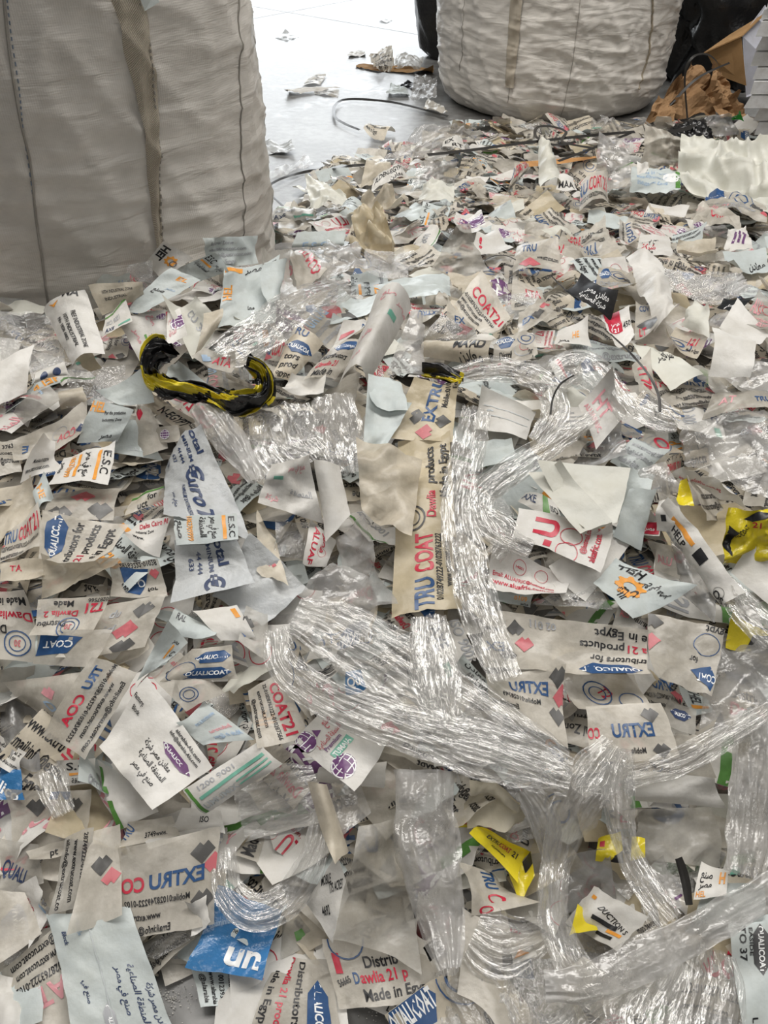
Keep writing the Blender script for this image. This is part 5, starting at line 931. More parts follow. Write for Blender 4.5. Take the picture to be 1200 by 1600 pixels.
hero('film_scrap', 'torn cream edge with red print at left centre', 'film scrap', [(400, 890), (450, 920), (432, 850), (402, 800)], [('D', .5, .3, .2, 'rs')], 'cream', edge=.05)
hero('film_scrap', 'dark clear wrap with pleats behind red Arabic scrap', 'film scrap', [(430, 870), (500, 880), (490, 815), (425, 815)], None, 'clear', crumple=.012)
hero('milky_film_bag', 'grey milky crumpled bag in the centre', 'film bag', [(522, 840), (545, 965), (625, 945), (562, 798, .05)], None, 'haze', crumple=.022, cn=8, cf=(1.5, 6), lift=.06, ref='the grey milky centre bag')
hero('milky_film_bag', 'grey milky bag tail left of the long beige sheet', 'film bag', [(470, 940), (570, 985), (600, 930), (520, 880)], None, 'haze', crumple=.02, cn=8, lift=.055)

# right of centre: folded white sheets and ALU prints
hero('film_scrap', 'small card with green band and dark AXE letters', 'film scrap', [(808, 790), (880, 818), (868, 785), (822, 768)], [('T', 'AXE', .02, .3, .45, 'n', .35), ('R', .55, .0, .72, 1, 'G'), ('T', 'ISO', .75, .3, .3, 'k', .2)], 'white')
hero('film_scrap', 'bluish blank sheets behind the folded white sheet', 'film scrap', [(960, 800), (1012, 810), (1022, 740), (985, 735)], None, 'bluish', more=[([(955, 840), (1000, 862), (1020, 770), (985, 760)], None, 'bluish', {})], ref='the bluish back sheets')
hero('film_scrap', 'white sheet with red web address www.aluafric, left of pile', 'film scrap', [(762, 916), (880, 942), (892, 902), (770, 848)], [('T', 'Email: ALUAFRIC@hotmail.com', .05, .36, .10, 'r', .8), ('T', 'www.aluafric.com.eg', .06, .16, .14, 'r', .8), ('C', .38, .72, .17, 'r'), ('C', .66, .72, .17, 'r'), ('T', '14001', .33, .69, .06, 'r', .1)], 'white', lift=.06, crumple=.003, ref='the red web address sheet')
hero('film_scrap', 'white folded sheet with big red letter U on its side', 'film scrap', [(938, 902), (960, 826), (810, 802), (800, 842)], [('T', 'U', .30, .55, .26, 'r', .52, 0, .03), ('R', .05, .58, .22, .66, 'r'), ('C', .5, .40, .12, 'r'), ('C', .1, .40, .12, 'r'), ('T', '@hotmail.com', .2, .22, .06, 'r', .7), ('T', 'aluafric.com.eg', .1, .10, .08, 'r', .85)], 'white', lift=.075, crumple=.003, ref='the big red U sheet')
hero('film_scrap', 'blank white folded layers under the red U sheet', 'film scrap', [(850, 890), (915, 938), (985, 850), (940, 830)], None, 'white', lift=.06, more=[([(845, 880), (880, 938), (905, 925), (860, 872)], None, 'white', {'lift': .055})])
hero('film_scrap', 'large cream-white folded blank sheet, topmost right of centre', 'film scrap', [(906, 834), (962, 820), (988, 729, .02), (834, 728, .02)], None, 'pale_green', lift=.09, crumple=.002, bend=(.6, .05), more=[([(824, 740), (905, 834), (958, 815), (870, 735)], None, 'pale_green', {'lift': .10, 'bend': (0, .05)})], ref='the folded cream-white sheet')
hero('film_scrap', 'bluish Helal sheet with orange gear and upside-down letters', 'film scrap', [(1072, 932), (964, 872), (926, 912), (988, 968)], [('T', 'HELL', .55, .10, .2, 'k', .36, 0, .03), ('GEAR', .55, .55, .24, 'o'), ('T', 'هلال', .36, .62, .26, 'k', .3), ('T', 'صنع في مصر', .08, .3, .12, 'k', .45)], 'bluish', lift=.07, crumple=.003, ref='the bluish gear sheet')
hero('film_scrap', 'small red label by the bluish back sheets', 'film scrap', [(998, 835), (1030, 838), (1034, 815), (1006, 812)], [('R', .05, .1, .95, .9, 'r'), ('T', 'مصر', .2, .35, .3, 'w', .5)], 'white')
hero('film_scrap', 'milky sheet with red curve print, right of gear sheet', 'film scrap', [(1020, 890), (1065, 905), (1070, 860), (1022, 845)], [('T', 'ALU', .1, .3, .3, 'pk', .5), ('C', .8, .7, .2, 'r', .4)], 'milky')
hero('smoke_bag', 'dark clear bag under the printed roll at right', 'film bag', [(1065, 930), (1130, 980), (1110, 900), (1050, 840)], None, 'smoke', crumple=.02)
hero('film_scrap', 'long white printed roll with globe mark, right', 'film scrap', [(1026, 812), (1130, 950), (1162, 925, .02), (1050, 776, .03)], [('R', .15, .6, .45, .75, 'o'), ('T', 'HELP', .2, .3, .25, 'k', .2), ('R', .50, .4, .62, .8, 'k'), ('C', .9, .35, .22, 'k'), ('T', 'OS', .86, .1, .3, 'k', .12), ('T', 'صنع في مصر', .1, .1, .2, 'gy', .3)], 'white', lift=.08, bend=(1.57, .07), ref='the long printed roll')
hero('film_scrap', 'white crumpled tear at top of printed roll', 'film scrap', [(1028, 830), (1075, 835), (1060, 780), (1032, 785)], [('R', .2, .3, .4, .5, 'k')], 'white', crumple=.02, lift=.085)
hero('yellow_film_bag', 'crumpled yellow film bag with black print at right edge', 'film bag', [(1125, 880), (1215, 890), (1210, 795, .05), (1140, 795, .05)], [('T', 'EXTRUCOAT', .1, .4, .1, 'k', .5, .8), ('T', '21', .5, .7, .1, 'r', .15), ('P', [(0, .3), (.12, .2), (.2, .6), (.05, .7)], 'k'), ('P', [(.3, .85), (.5, .8), (.9, .95), (.6, .98)], 'k')], 'yellow_film', crumple=.03, facet=.014, lift=.07, ref='the yellow crumpled bag')
hero('film_scrap', 'yellow and black film strip below printed roll, right edge', 'film scrap', [(1135, 1010), (1210, 1025), (1200, 985), (1140, 960)], [('P', [(.4, 0), (1, 0), (1, .8), (.6, .6)], 'k')], 'yellow_film', crumple=.02, cn=7)
hero('film_scrap', 'blank white sheet covering the yellow bag corner', 'film scrap', [(1142, 895), (1225, 960), (1225, 880), (1174, 842)], None, 'white', lift=.09, crumple=.003, ref='the white sheet by the yellow bag')
hero('milky_film_bag', 'white crinkled wrap under the white sheet at right edge', 'film bag', [(1150, 960), (1215, 990), (1220, 930), (1140, 920)], None, 'haze', crumple=.02, cn=8)
hero('film_scrap', 'yellow folded sliver near the printed roll top', 'film scrap', [(1055, 795), (1085, 790), (1075, 752), (1062, 750)], None, 'yellow_film', crumple=.01)

# lower right quarter
hero('film_scrap', 'white label with orange letters left of gear sheet', 'film scrap', [(760, 940), (828, 950), (832, 932), (766, 920)], [('T', '0109', .6, .4, .3, 'o', .3), ('T', 'مصر', .75, .05, .3, 'k', .2)], 'bluish')
hero('clear_film', 'clear dark wrap left of gear sheet', 'film', [(830, 945), (955, 955), (930, 910), (880, 915)], None, 'clear', crumple=.015, cn=8)
hero('film_scrap', 'grey sheet with red dotted letters beneath gear sheet', 'film scrap', [(955, 985), (1000, 985), (985, 950), (965, 945)], [('T', 'ALU', .2, .5, .25, 'rs', .5)], 'milky_grey')
hero('film_scrap', 'milky sheet printed gypt and COAT upside down, right', 'film scrap', [(1132, 986), (1012, 958), (1012, 1066), (1114, 1086)], [('T', 'gypt', .0, .02, .13, 'k', .25), ('C', .2, .30, .16, 'b'), ('T', 'for', .3, .5, .1, 'k', .12), ('P', [(0, .75), (.05, .95), (.4, .72), (.1, .58)], 'b'), ('T', 'COAT', .0, .72, .12, 'w', .28), ('D', .95, .12, .2, 'sq'), ('D', 1.0, .4, .22, 'rs')], 'milky', lift=.06, crumple=.004, ref='the gypt COAT sheet')
hero('film_scrap', 'wide milky strip with upside-down Distributors and Egypt text', 'film scrap', [(1014, 984), (752, 952), (758, 1042), (1012, 1060)], [('T', 'e in Egypt', .0, .10, .14, 'k', .32), ('T', 'a 21', .0, .32, .14, 'r', .12), ('T', 'products', .14, .32, .14, 'k', .27), ('T', 'tributors for', .0, .56, .14, 'k', .34), ('Q', .22, .88, .38, .26, 'b'), ('D', .80, .25, .22, 'sq'), ('D', .74, .50, .24, 'rs'), ('D', .84, .74, .22, 'sq'), ('T', 'EXTRU', .86, .50, .18, 'b', .3), ('T', 'Mobile', .9, .25, .08, 'k', .12), ('T', '02 011', .55, .08, .12, 'gy', .16)], 'milky', lift=.07, crumple=.003, ref='the wide Distributors strip')
hero('milky_film_bag', 'large grey milky film sheet at right below the gypt sheet', 'film bag', [(1085, 1180), (1230, 1150), (1215, 1000), (1110, 985)], None, 'haze', crumple=.012, cn=7, cell=.016, ref='the large grey film at right')
hero('film_scrap', 'small bluish label with orange stripe, folded', 'film scrap', [(1058, 1072), (1078, 1120), (1112, 1112), (1108, 1092)], [('R', .6, .2, .75, .9, 'o'), ('T', 'HEL', .05, .3, .4, 'k', .5)], 'bluish')
hero('film_scrap', 'dark translucent scrap with blue lozenge, right', 'film scrap', [(1035, 1130), (1085, 1150), (1085, 1110), (1040, 1095)], [('Q', .5, .6, .7, .4, 'n')], 'milky_grey')
hero('film_scrap', 'rolled white sheet with heavy black AR letters', 'film scrap', [(710, 1040), (765, 1095), (785, 1082), (722, 1028)], [('T', 'معادن', .15, .55, .35, 'k', .5), ('T', 'AR ALWADI', .3, .05, .35, 'k', .65)], 'bluish', bend=(1.57, .15))
hero('film_scrap', 'milky sheet with red T2 and blue stamp', 'film scrap', [(902, 1110), (1012, 1100), (992, 1052), (868, 1052)], [('T', 'T2', .42, .55, .32, 'r', .16, -1.2), ('C', .42, .45, .36, 'b', .1), ('C', .42, .45, .22, 'b', .14), ('C', .78, .1, .3, 'b', .1)], 'milky', lift=.05, ref='the red T2 stamp sheet')
hero('film_scrap', 'milky sheet with reversed EXTRU and address, right of centre', 'film scrap', [(884, 1172), (768, 1105), (756, 1058), (870, 1055)], [('T', 'EXTRU', .20, .62, .2, 'b', .50, 0, .03), ('D', .08, .88, .22, 'sq'), ('D', .02, .62, .24, 'rs'), ('D', .10, .38, .22, 'sq'), ('T', 'Mobile:01028749', .32, .44, .09, 'k', .5), ('T', 'Email:info@', .62, .25, .09, 'k', .35)], 'milky', lift=.06, crumple=.003, ref='the right-hand reversed EXTRU sheet')
hero('film_scrap', 'milky trapezoid sheet with reversed EXTRU, lower right', 'film scrap', [(1062, 1188), (922, 1192), (912, 1106), (1034, 1096)], [('T', 'EXTRU', .22, .40, .24, 'b', .5, 0, .03), ('D', .22, .78, .24, 'sq'), ('D', .18, .16, .22, 'sq'), ('T', 'CO', .86, .40, .2, 'r', .14), ('T', 'Mobile', .36, .12, .1, 'k', .18)], 'milky', lift=.07, crumple=.003, ref='the trapezoid reversed EXTRU sheet')
hero('film_scrap', 'dark corner piece with black square icon', 'film scrap', [(835, 1065), (870, 1060), (862, 1042), (830, 1050)], [('R', .2, .2, .8, .8, 'k')], 'white')
hero('film_scrap', 'folded cream-white strip with fan pleats, lower right', 'film scrap', [(990, 1250), (1132, 1262), (1100, 1210, .01), (985, 1205, .01)], None, 'white', lift=.06, crumple=.003, bend=(1.57, .08), ref='the fan-pleat white strip')
hero('film_scrap', 'milky pleated fold above the white strip', 'film scrap', [(1040, 1215), (1125, 1220), (1090, 1150, .02), (1050, 1140, .02)], None, 'milky', crumple=.01, cn=7)
hero('milky_film_bag', 'grey milky film behind black strip, lower right', 'film bag', [(985, 1340), (1120, 1355), (1110, 1260), (995, 1265)], None, 'milky_grey', crumple=.012, cn=7, ref='the grey film behind the black strip')
hero('film_scrap', 'clear film with purple stroke, lower right', 'film scrap', [(1000, 1370), (1070, 1432), (1075, 1395), (1025, 1345)], [('P', [(.7, .3), (.8, .6), (.85, .6), (.75, .25)], 'p')], 'haze', crumple=.008)
hero('film_scrap', 'pale label with orange H under clear film', 'film scrap', [(1082, 1410), (1135, 1398), (1138, 1362), (1094, 1352)], [('T', 'H', .72, .45, .4, 'o', .2, 0, .04), ('T', 'صنع', .1, .6, .25, 'k', .4), ('T', 'مصر', .1, .3, .2, 'k', .4), ('T', 'HEL', .05, .05, .15, 'o', .3)], 'white', lift=.05, ref='the orange H label')
hero('film_scrap', 'bluish sheet with black QUALICOAT lozenge at right edge', 'film scrap', [(1136, 1430), (1150, 1625), (1250, 1615), (1250, 1425)], [('Q', .30, .42, .44, .22, 'k'), ('T', 'TO 37', .10, .12, .10, 'k', .3), ('T', 'EASIDE', .12, .26, .05, 'k', .24), ('T', 'L ZONE', .85, .2, .1, 'k', .3)], 'bluish', lift=.035, crumple=.003, ref='the black lozenge sheet')
hero('smoke_bag', 'dark void film inside the stretch film ring', 'film bag', [(875, 1420), (960, 1400), (950, 1320), (880, 1330)], None, 'smoke', crumple=.02, lift=.02)  # dark sheet put in for the shade in the hollow of the ring
hero('film_scrap', 'white torn label with black CTION letters inside film ring', 'film scrap', [(882, 1440), (968, 1490), (1010, 1432), (930, 1386, .03)], [('T', 'DUCTION S', .35, .62, .12, 'k', .6, -.35), ('R', .62, .25, .9, .33, 'o'), ('R', .5, .12, .8, .20, 'k'), ('R', .1, .75, .2, .83, 'o'), ('R', .35, .35, .75, .45, 'k')], 'white', lift=.05, crumple=.012, edge=.03, ref='the torn CTION label')
hero('film_scrap', 'yellow scrap tucked in the torn label', 'film scrap', [(890, 1460), (935, 1452), (925, 1425), (900, 1430)], None, 'yellow_film', lift=.06, crumple=.012)
hero('film_scrap', 'small white label with orange pile picture', 'film scrap', [(786, 1510), (838, 1498), (832, 1476), (784, 1482)], [('P', [(.35, .3), (.55, .8), (.8, .35)], 'o'), ('R', .0, .05, .3, .6, 'k')], 'white', lift=.05)
hero('film_scrap', 'yellow scrap seen through the film ring', 'film scrap', [(930, 1345), (975, 1350), (970, 1305), (935, 1310)], [('R', .1, .6, .3, .8, 'r'), ('P', [(.5, 0), (1, 0), (1, .4), (.7, .3)], 'k')], 'yellow_film', lift=.04, crumple=.02, facet=.01)
hero('film_scrap', 'bright yellow knob of film right of the film ring', 'film scrap', [(985, 1345), (1008, 1340), (1008, 1310), (988, 1306)], None, 'yellow_film', lift=.06, crumple=.015)

# lower centre
hero('film_scrap', 'milky tube edges left of the grey tall bag', 'film scrap', [(515, 1345), (545, 1330), (510, 1225, .02), (480, 1222, .02)], None, 'cream', bend=(0, .2), lift=.06)
hero('milky_film_bag', 'milky film fold behind the white MOBILE flap', 'film bag', [(530, 1310), (580, 1270), (560, 1215), (510, 1225)], None, 'haze', crumple=.012, lift=.05)
hero('film_scrap', 'blank white sheet under the purple globe sheet', 'film scrap', [(495, 1222), (600, 1232), (605, 1190), (500, 1200)], None, 'white')
hero('film_scrap', 'white sheet with purple globe and green TUMAIA panel', 'film scrap', [(556, 1242), (608, 1160), (512, 1104), (458, 1158)], [('GLOBE', .22, .30, .16, 'p'), ('R', .25, .42, .72, .54, 'tg'), ('T', 'TUMAIA', .28, .44, .08, 'w', .4), ('T', 'المنطقة الصناعية', .2, .66, .07, 'rs', .6), ('T', 'Premium', .25, .58, .06, 'p', .4), ('GLOBE', .15, .88, .14, 'p'), ('T', 'صنع', .6, .82, .1, 'rs', .2), ('P', [(.35, .8), (.4, .92), (.5, .82)], 'p')], 'white', lift=.065, crumple=.006, ref='the purple globe sheet')
hero('film_scrap', 'white curl with black EMAR letters under stretch film', 'film scrap', [(486, 1052), (498, 1066), (540, 1046), (532, 1028)], [('T', 'EMAR AL', .05, .2, .5, 'k', .9)], 'white')
hero('film_scrap', 'white label with small globe and digits under stretch film', 'film scrap', [(480, 1032), (530, 1030), (525, 1008), (486, 1010)], [('T', '45001', .5, .5, .35, 'k', .3), ('C', .6, .1, .3, 'k')], 'white')
hero('film_scrap', 'deep blue scrap under stretch film, centre', 'film scrap', [(540, 1085), (576, 1082), (562, 1044), (540, 1050)], [('T', 'Qu', .1, .3, .4, 'w', .7)], 'blue_film')
hero('glove', 'beige crumpled glove right of the tall milky bag', 'glove', [(735, 1300), (822, 1292), (812, 1246, .03), (740, 1244, .03)], None, 'glove', crumple=.03, cn=8, cf=(2, 7), lift=.05, edge=.06, ref='the beige glove')
hero('film_scrap', 'yellow strip printed EXTRUCOAT 21, lower centre', 'film scrap', [(732, 1300), (800, 1362), (832, 1335), (760, 1292)], [('T', 'EXTRU', .22, .45, .2, 'k', .28), ('T', 'COAT', .5, .45, .2, 'r', .24), ('T', '21', .78, .45, .2, 'k', .1), ('T', 'Aluminum', .4, .25, .08, 'k', .3)], 'yellow_film', lift=.06, crumple=.004, ref='the yellow EXTRUCOAT strip', more=[([(795, 1365), (812, 1412), (836, 1370), (830, 1335)], [('R', 0, .6, .4, 1, 'k')], 'yellow_film', {'crumple': .015})])
hero('film_scrap', 'small yellow tip lettered lia 21', 'film scrap', [(714, 1296), (736, 1292), (734, 1274), (716, 1280)], [('T', 'lia 21', .1, .3, .4, 'r', .8)], 'yellow_film')
hero('film_scrap', 'pale curled sheet with blue TRU and red C', 'film scrap', [(716, 1345), (738, 1430), (788, 1425), (784, 1368)], [('T', 'TRU', .02, .5, .26, 'b', .45, 0, .03), ('T', 'C', .60, .45, .26, 'r', .2), ('T', 'O', .85, .2, .26, 'r', .15)], 'milky', lift=.05, bend=(0, .08), ref='the curled TRU sheet')
hero('milky_film_bag', 'dark milky film behind the curled TRU sheet', 'film bag', [(760, 1440), (860, 1430), (850, 1330), (800, 1340)], None, 'milky_grey', crumple=.015)

# lower left and front edge
hero('film_scrap', 'blue corner scrap with white letters at left edge', 'film scrap', [(-15, 1250), (42, 1250), (32, 1200), (-15, 1190)], [('T', 'alico', .1, .35, .35, 'w', .8, -.5)], 'blue_film')
hero('film_scrap', 'white label Industrial Z at left edge', 'film scrap', [(0, 1200), (30, 1215), (40, 1175), (0, 1150)], [('T', 'Industrial Z', .1, .7, .15, 'k', .8), ('T', '06 / 0100', .1, .45, .15, 'k', .7), ('T', 'la-Alu.com', .1, .2, .15, 'k', .8)], 'white')
hero('film_scrap', 'white scrap with black S.C and orange bar', 'film scrap', [(98, 1228), (148, 1224), (150, 1184), (98, 1190)], [('T', 'S.C', .2, .6, .3, 'k', .55), ('R', .25, .38, 1, .48, 'o'), ('T', 'المنطقة', .3, .08, .2, 'k', .6)], 'white')
hero('film_scrap', 'milky big sheet with grey and red icons, lower left', 'film scrap', [(15, 1335), (128, 1330), (152, 1236), (20, 1235)], [('D', .30, .75, .24, 'sq'), ('D', .55, .50, .26, 'rs'), ('D', .80, .78, .2, 'sq'), ('R', .45, .85, .7, .98, 'b'), ('T', 'صنع في', .6, .3, .12, 'gy', .25)], 'milky', ref='the lower left icon sheet')
hero('film_scrap', 'grey-green milky fold left of the icon sheet', 'film scrap', [(0, 1400), (70, 1380), (60, 1320), (0, 1310)], [('T', 'QUALI', .0, .4, .3, 'n', .6, -.5)], 'milky_grey')
hero('film_scrap', 'milky narrow piece with pt letters', 'film scrap', [(50, 1350), (110, 1335), (110, 1310), (40, 1330)], [('T', 'pt', .5, .2, .5, 'k', .2)], 'milky')
hero('film_scrap', 'white crumpled sheet with pink print, lower left', 'film scrap', [(22, 1390), (70, 1468), (86, 1402), (60, 1366, .02)], [('R', .7, .6, .95, .7, 'lb'), ('T', 'صنع', .3, .3, .15, 'rs', .3)], 'white', crumple=.012)
hero('film_scrap', 'grey translucent sheet with vertical web address lines', 'film scrap', [(100, 1308), (84, 1428), (137, 1416), (148, 1292)], [('T', 'ail:info@extrucoat.co', .05, .12, .14, 'k', .92), ('T', 'www.extrucoat.com', .1, .42, .15, 'k', .8), ('T', '28749222-01028763222', .05, .72, .14, 'k', .92)], 'milky_grey', lift=.045, crumple=.003, ref='the vertical web address sheet')
hero('film_scrap', 'milky sheet with dark icon left of reversed EXTRU sheet', 'film scrap', [(108, 1462), (194, 1430), (188, 1288), (142, 1300)], [('D', .5, .62, .18, 'sq'), ('D', .75, .45, .16, 'rs')], 'milky', lift=.055, crumple=.004, ref='the dark icon sheet')
hero('film_scrap', 'milky sheet with blue TRU and phone lines behind it', 'film scrap', [(190, 1325), (280, 1305), (270, 1275), (200, 1285)], [('T', 'TRU', .05, .2, .6, 'b', .25, 1.0), ('T', '3749', .4, .2, .25, 'k', .2), ('T', 'www.', .6, .2, .25, 'k', .2)], 'milky')
hero('film_scrap', 'pale scraps with round number under green roll', 'film scrap', [(265, 1300), (350, 1290), (345, 1265), (285, 1262)], [('T', 'ISO', .5, .4, .3, 'k', .2)], 'white')
hero('film_scrap', 'small milky reversed Qualicoat label near floor gap', 'film scrap', [(304, 1508), (232, 1506), (232, 1452), (302, 1438)], [('Q', .5, .76, .6, .24, 'gy'), ('T', 'المنطقة الصناعية', .15, .48, .1, 'gy', .7), ('T', 'alarabia-Alu.com', .1, .28, .1, 'gy', .8), ('T', 'alarabia-Alu.com', .1, .12, .1, 'gy', .8)], 'milky', lift=.02, ref='the small reversed Qualicoat label')
hero('film_scrap', 'milky sheet with big reversed EXTRU CO, lower left foreground', 'film scrap', [(334, 1446), (198, 1464), (184, 1326), (343, 1292)], [('D', .16, .78, .20, 'sq'), ('D', .03, .62, .18, 'rs'), ('D', .14, .28, .2, 'sq'), ('T', 'EXTRU', .13, .48, .16, 'b', .58, 0, .03), ('T', 'CO', .76, .48, .16, 'r', .24, 0, .03), ('T', 'Mobile:01028749222-0102', .28, .32, .07, 'k', .70), ('T', 'www.extruco', .60, .17, .075, 'k', .38), ('T', 'Email:info@extr', .50, .03, .075, 'k', .48)], 'milky', lift=.065, crumple=.003, bend=(0, .03), ref='the big reversed EXTRU sheet')
hero('film_scrap', 'milky sheet with faded pink AT and web lines, bottom left', 'film scrap', [(88, 1448), (0, 1520), (40, 1640), (140, 1590)], [('T', '@extrucoat.com', .05, .06, .09, 'k', .8), ('T', 'www.extrucoat.com', .0, .20, .09, 'k', .8), ('T', '01028763222-01028', .0, .34, .09, 'k', .9), ('T', 'AT', .1, .48, .22, 'pk', .5, 0, .03)], 'milky', lift=.035, crumple=.003, ref='the faded AT sheet')
hero('film_scrap', 'milky blank sheet at left edge, near front', 'film scrap', [(-20, 1525), (65, 1460), (40, 1395), (-20, 1390)], None, 'milky', lift=.05)
hero('film_scrap', 'white crumpled corner at bottom left', 'film scrap', [(-20, 1625), (40, 1610), (38, 1530), (-20, 1520)], None, 'white', lift=.04, crumple=.008)
hero('film_scrap', 'long pale blue sheet with Arabic lines, bottom left front', 'film scrap', [(78, 1434), (128, 1650), (282, 1640), (205, 1418)], [('T', 'صنع في مصر', .42, .60, .07, 'n', .34), ('T', 'المنطقة الصناعية', .42, .74, .07, 'n', .42), ('T', 'معادن مصر شركة', .55, .88, .07, 'n', .34), ('T', 'صنع في', .5, .22, .05, 'n', .16), ('Q', .82, .42, .3, .12, 'gy'), ('T', 'Block', .14, .12, .05, 'n', .1), ('T', '101 Ex', .06, .3, .05, 'lb', .12), ('R', .05, .44, .9, .452, 'lg')], 'bluish', lift=.045, crumple=.003, ref='the long pale blue Arabic sheet')
hero('film_scrap', 'white strip printed ension Ind below the blue sheet', 'film scrap', [(300, 1516), (314, 1574), (372, 1566), (372, 1516)], [('T', 'ension Ind', .1, .78, .12, 'k', .8), ('T', '00123936', .15, .55, .12, 'k', .75), ('T', 'www.alarabia', .1, .35, .12, 'k', .85), ('T', '@alarabia', .2, .15, .12, 'k', .7)], 'bluish', lift=.02)
hero('film_scrap', 'bright blue film sheet with white letters and torn white edge', 'film scrap', [(294, 1512), (408, 1532), (442, 1424), (342, 1384)], [('T', 'un', .42, .12, .34, 'w', .5, 0, .03), ('T', 'aluminium', .1, .5, .08, 'lb', .3, .5)], 'blue_film', lift=.04, crumple=.008, edge=.025, ref='the bright blue film sheet')
hero('film_scrap', 'white torn flap at the blue sheet corner', 'film scrap', [(300, 1465), (330, 1440), (320, 1402), (294, 1405)], None, 'white', lift=.06, crumple=.01, edge=.07)
hero('film_scrap', 'grey milky triangle with green spot near front floor gap', 'film scrap', [(440, 1500), (495, 1470), (470, 1430), (440, 1445)], [('R', .5, .3, .8, .6, 'G')], 'milky_grey', lift=.025)
hero('film_scrap', 'vertical Distributors sheet with blue lozenge, bottom front', 'film scrap', [(434, 1488), (392, 1615), (536, 1625), (516, 1512)], [('T', 'Made in Egypt', .05, .06, .10, 'k', .9), ('T', 'Dawlia 21 prod', .0, .24, .10, 'r', .9), ('T', 'Distributors', .05, .44, .11, 'k', .85), ('Q', .70, .76, .85, .28, 'b')], 'milky', lift=.03, crumple=.003, ref='the vertical Distributors sheet')
hero('film_scrap', 'small white tag with bracket print at bottom front', 'film scrap', [(545, 1560), (622, 1594), (628, 1562), (592, 1548)], [('T', '[ ]', .7, .3, .3, 'k', .2), ('T', 'extrucoat', .3, .3, .2, 'gy', .3)], 'white', lift=.018)
hero('film_scrap', 'sheet reading Dawlia 21 and Made in Egypt, bottom front', 'film scrap', [(530, 1580), (698, 1562), (688, 1470), (502, 1466)], [('T', 'Distrib', .32, .56, .17, 'k', .30, .06, .02), ('T', 'D', .20, .33, .17, 'b', .05, .06, .02), ('T', 'awlia 21 p', .26, .335, .17, 'r', .42, .06, .02), ('T', 'Made in Egypt', .26, .08, .17, 'k', .62, .06, .02), ('T', '1', .06, .5, .3, 'r', .06), ('T', '56665', .06, .3, .1, 'k', .12, .3), ('C', .2, .98, .3, 'b', .08)], 'milky', lift=.032, crumple=.003, ref='the Dawlia 21 front sheet')
hero('film_scrap', 'white flap printed MOBILE and ACRES, lower centre', 'film scrap', [(478, 1412), (520, 1475), (545, 1400), (535, 1332, .02)], [('T', 'MOBILE', .1, .45, .14, 'k', .35, 1.0), ('T', '175 ACRES', .4, .55, .14, 'k', .5, 1.0), ('T', '4692', .5, .15, .14, 'k', .3, 1.0)], 'white', lift=.055, bend=(1.57, .1), ref='the MOBILE flap')
hero('milky_film_bag', 'large grey translucent bag with folds, lower centre', 'film bag', [(520, 1462), (660, 1520), (640, 1282, .02), (560, 1286, .02)], None, 'milky_grey', lift=.065, crumple=.016, soft=False, cn=6, cf=(.35, 1.5), ref='the large grey folded bag')

# stretch film and bags as long ribbons
R = 'clear stretch film ribbons'
ribbon('stretch_film', 'silvery pleated stretch film, upper left of centre', 'stretch film', [(345, 560, 60), (410, 520, 80), (470, 475, 75), (545, 450, 40)], lift=.06, pleats=14, ref='the silvery pleats')
ribbon('stretch_film', 'clear pleated film under crumpled printed bag', 'stretch film', [(430, 640, 110), (440, 700, 130), (470, 730, 110)], lift=.055, pleats=12)
ribbon('stretch_film', 'wide clear film left of pale blue folded sheet', 'stretch film', [(520, 620, 60), (525, 680, 90), (540, 740, 60)], lift=.055, pleats=8)
ribbon('stretch_film', 'milky bag neck descending from yellow-black bag', 'stretch film', [(318, 632, 46), (345, 670, 50), (375, 710, 44), (402, 752, 30)], film='haze', lift=.075, pleats=4, ref='the milky bag neck')
ribbon('stretch_film', 'vertical crinkled stretch film right of beige sheet', 'stretch film', [(745, 640, 50), (728, 720, 55), (716, 800, 62), (730, 880, 66), (752, 960, 60), (790, 1062, 50)], lift=.085, pleats=9, ref='the vertical crinkled film')
ribbon('stretch_film', 'stretch film arch near the white ruled sheet', 'stretch film', [(700, 590, 30), (770, 578, 42), (840, 592, 46), (868, 640, 44), (840, 690, 36)], lift=.075, pleats=7)
ribbon('stretch_film', 'thin diagonal stretch film rope, right of ruled sheet', 'stretch film', [(930, 650, 22), (870, 690, 36), (800, 735, 46), (752, 780, 44), (770, 830, 40), (830, 860, 30)], lift=.085, pleats=7, ref='the diagonal film rope')
ribbon('stretch_film', 'clear domed film bubble near black banner', 'stretch film', [(868, 590, 60), (905, 575, 70), (950, 610, 60), (985, 650, 40)], lift=.06, pleats=8, arch=.3)
ribbon('stretch_film', 'bubbly clear film below faded pink sheet, right', 'stretch film', [(990, 625, 50), (1030, 650, 60), (1060, 660, 40)], lift=.06, pleats=8)
ribbon('stretch_film', 'hazy clear film stretched across far right middle', 'stretch film', [(1010, 420, 30), (1060, 440, 50), (1110, 450, 60), (1160, 440, 40)], film='clear', lift=.05, pleats=6)
ribbon('stretch_film', 'short vertical white pleated film block, centre', 'stretch film', [(668, 965, 60), (676, 1020, 72), (684, 1080, 74), (692, 1128, 70)], lift=.10, pleats=16, amp=.003, ref='the vertical pleated block')
ribbon('stretch_film', 'broad silvery stretch film sweeping down to centre right', 'stretch film', [(460, 960, 60), (520, 985, 90), (600, 1030, 110), (690, 1090, 110), (790, 1150, 90), (880, 1200, 60)], lift=.08, pleats=13, ref='the broad silvery sweep')
ribbon('stretch_film', 'rope of stretch film curving from left into centre', 'stretch film', [(432, 985, 40), (445, 1040, 50), (500, 1085, 60), (580, 1120, 70), (680, 1150, 80), (780, 1180, 80), (890, 1215, 60)], lift=.105, pleats=11, ref='the curving film rope')
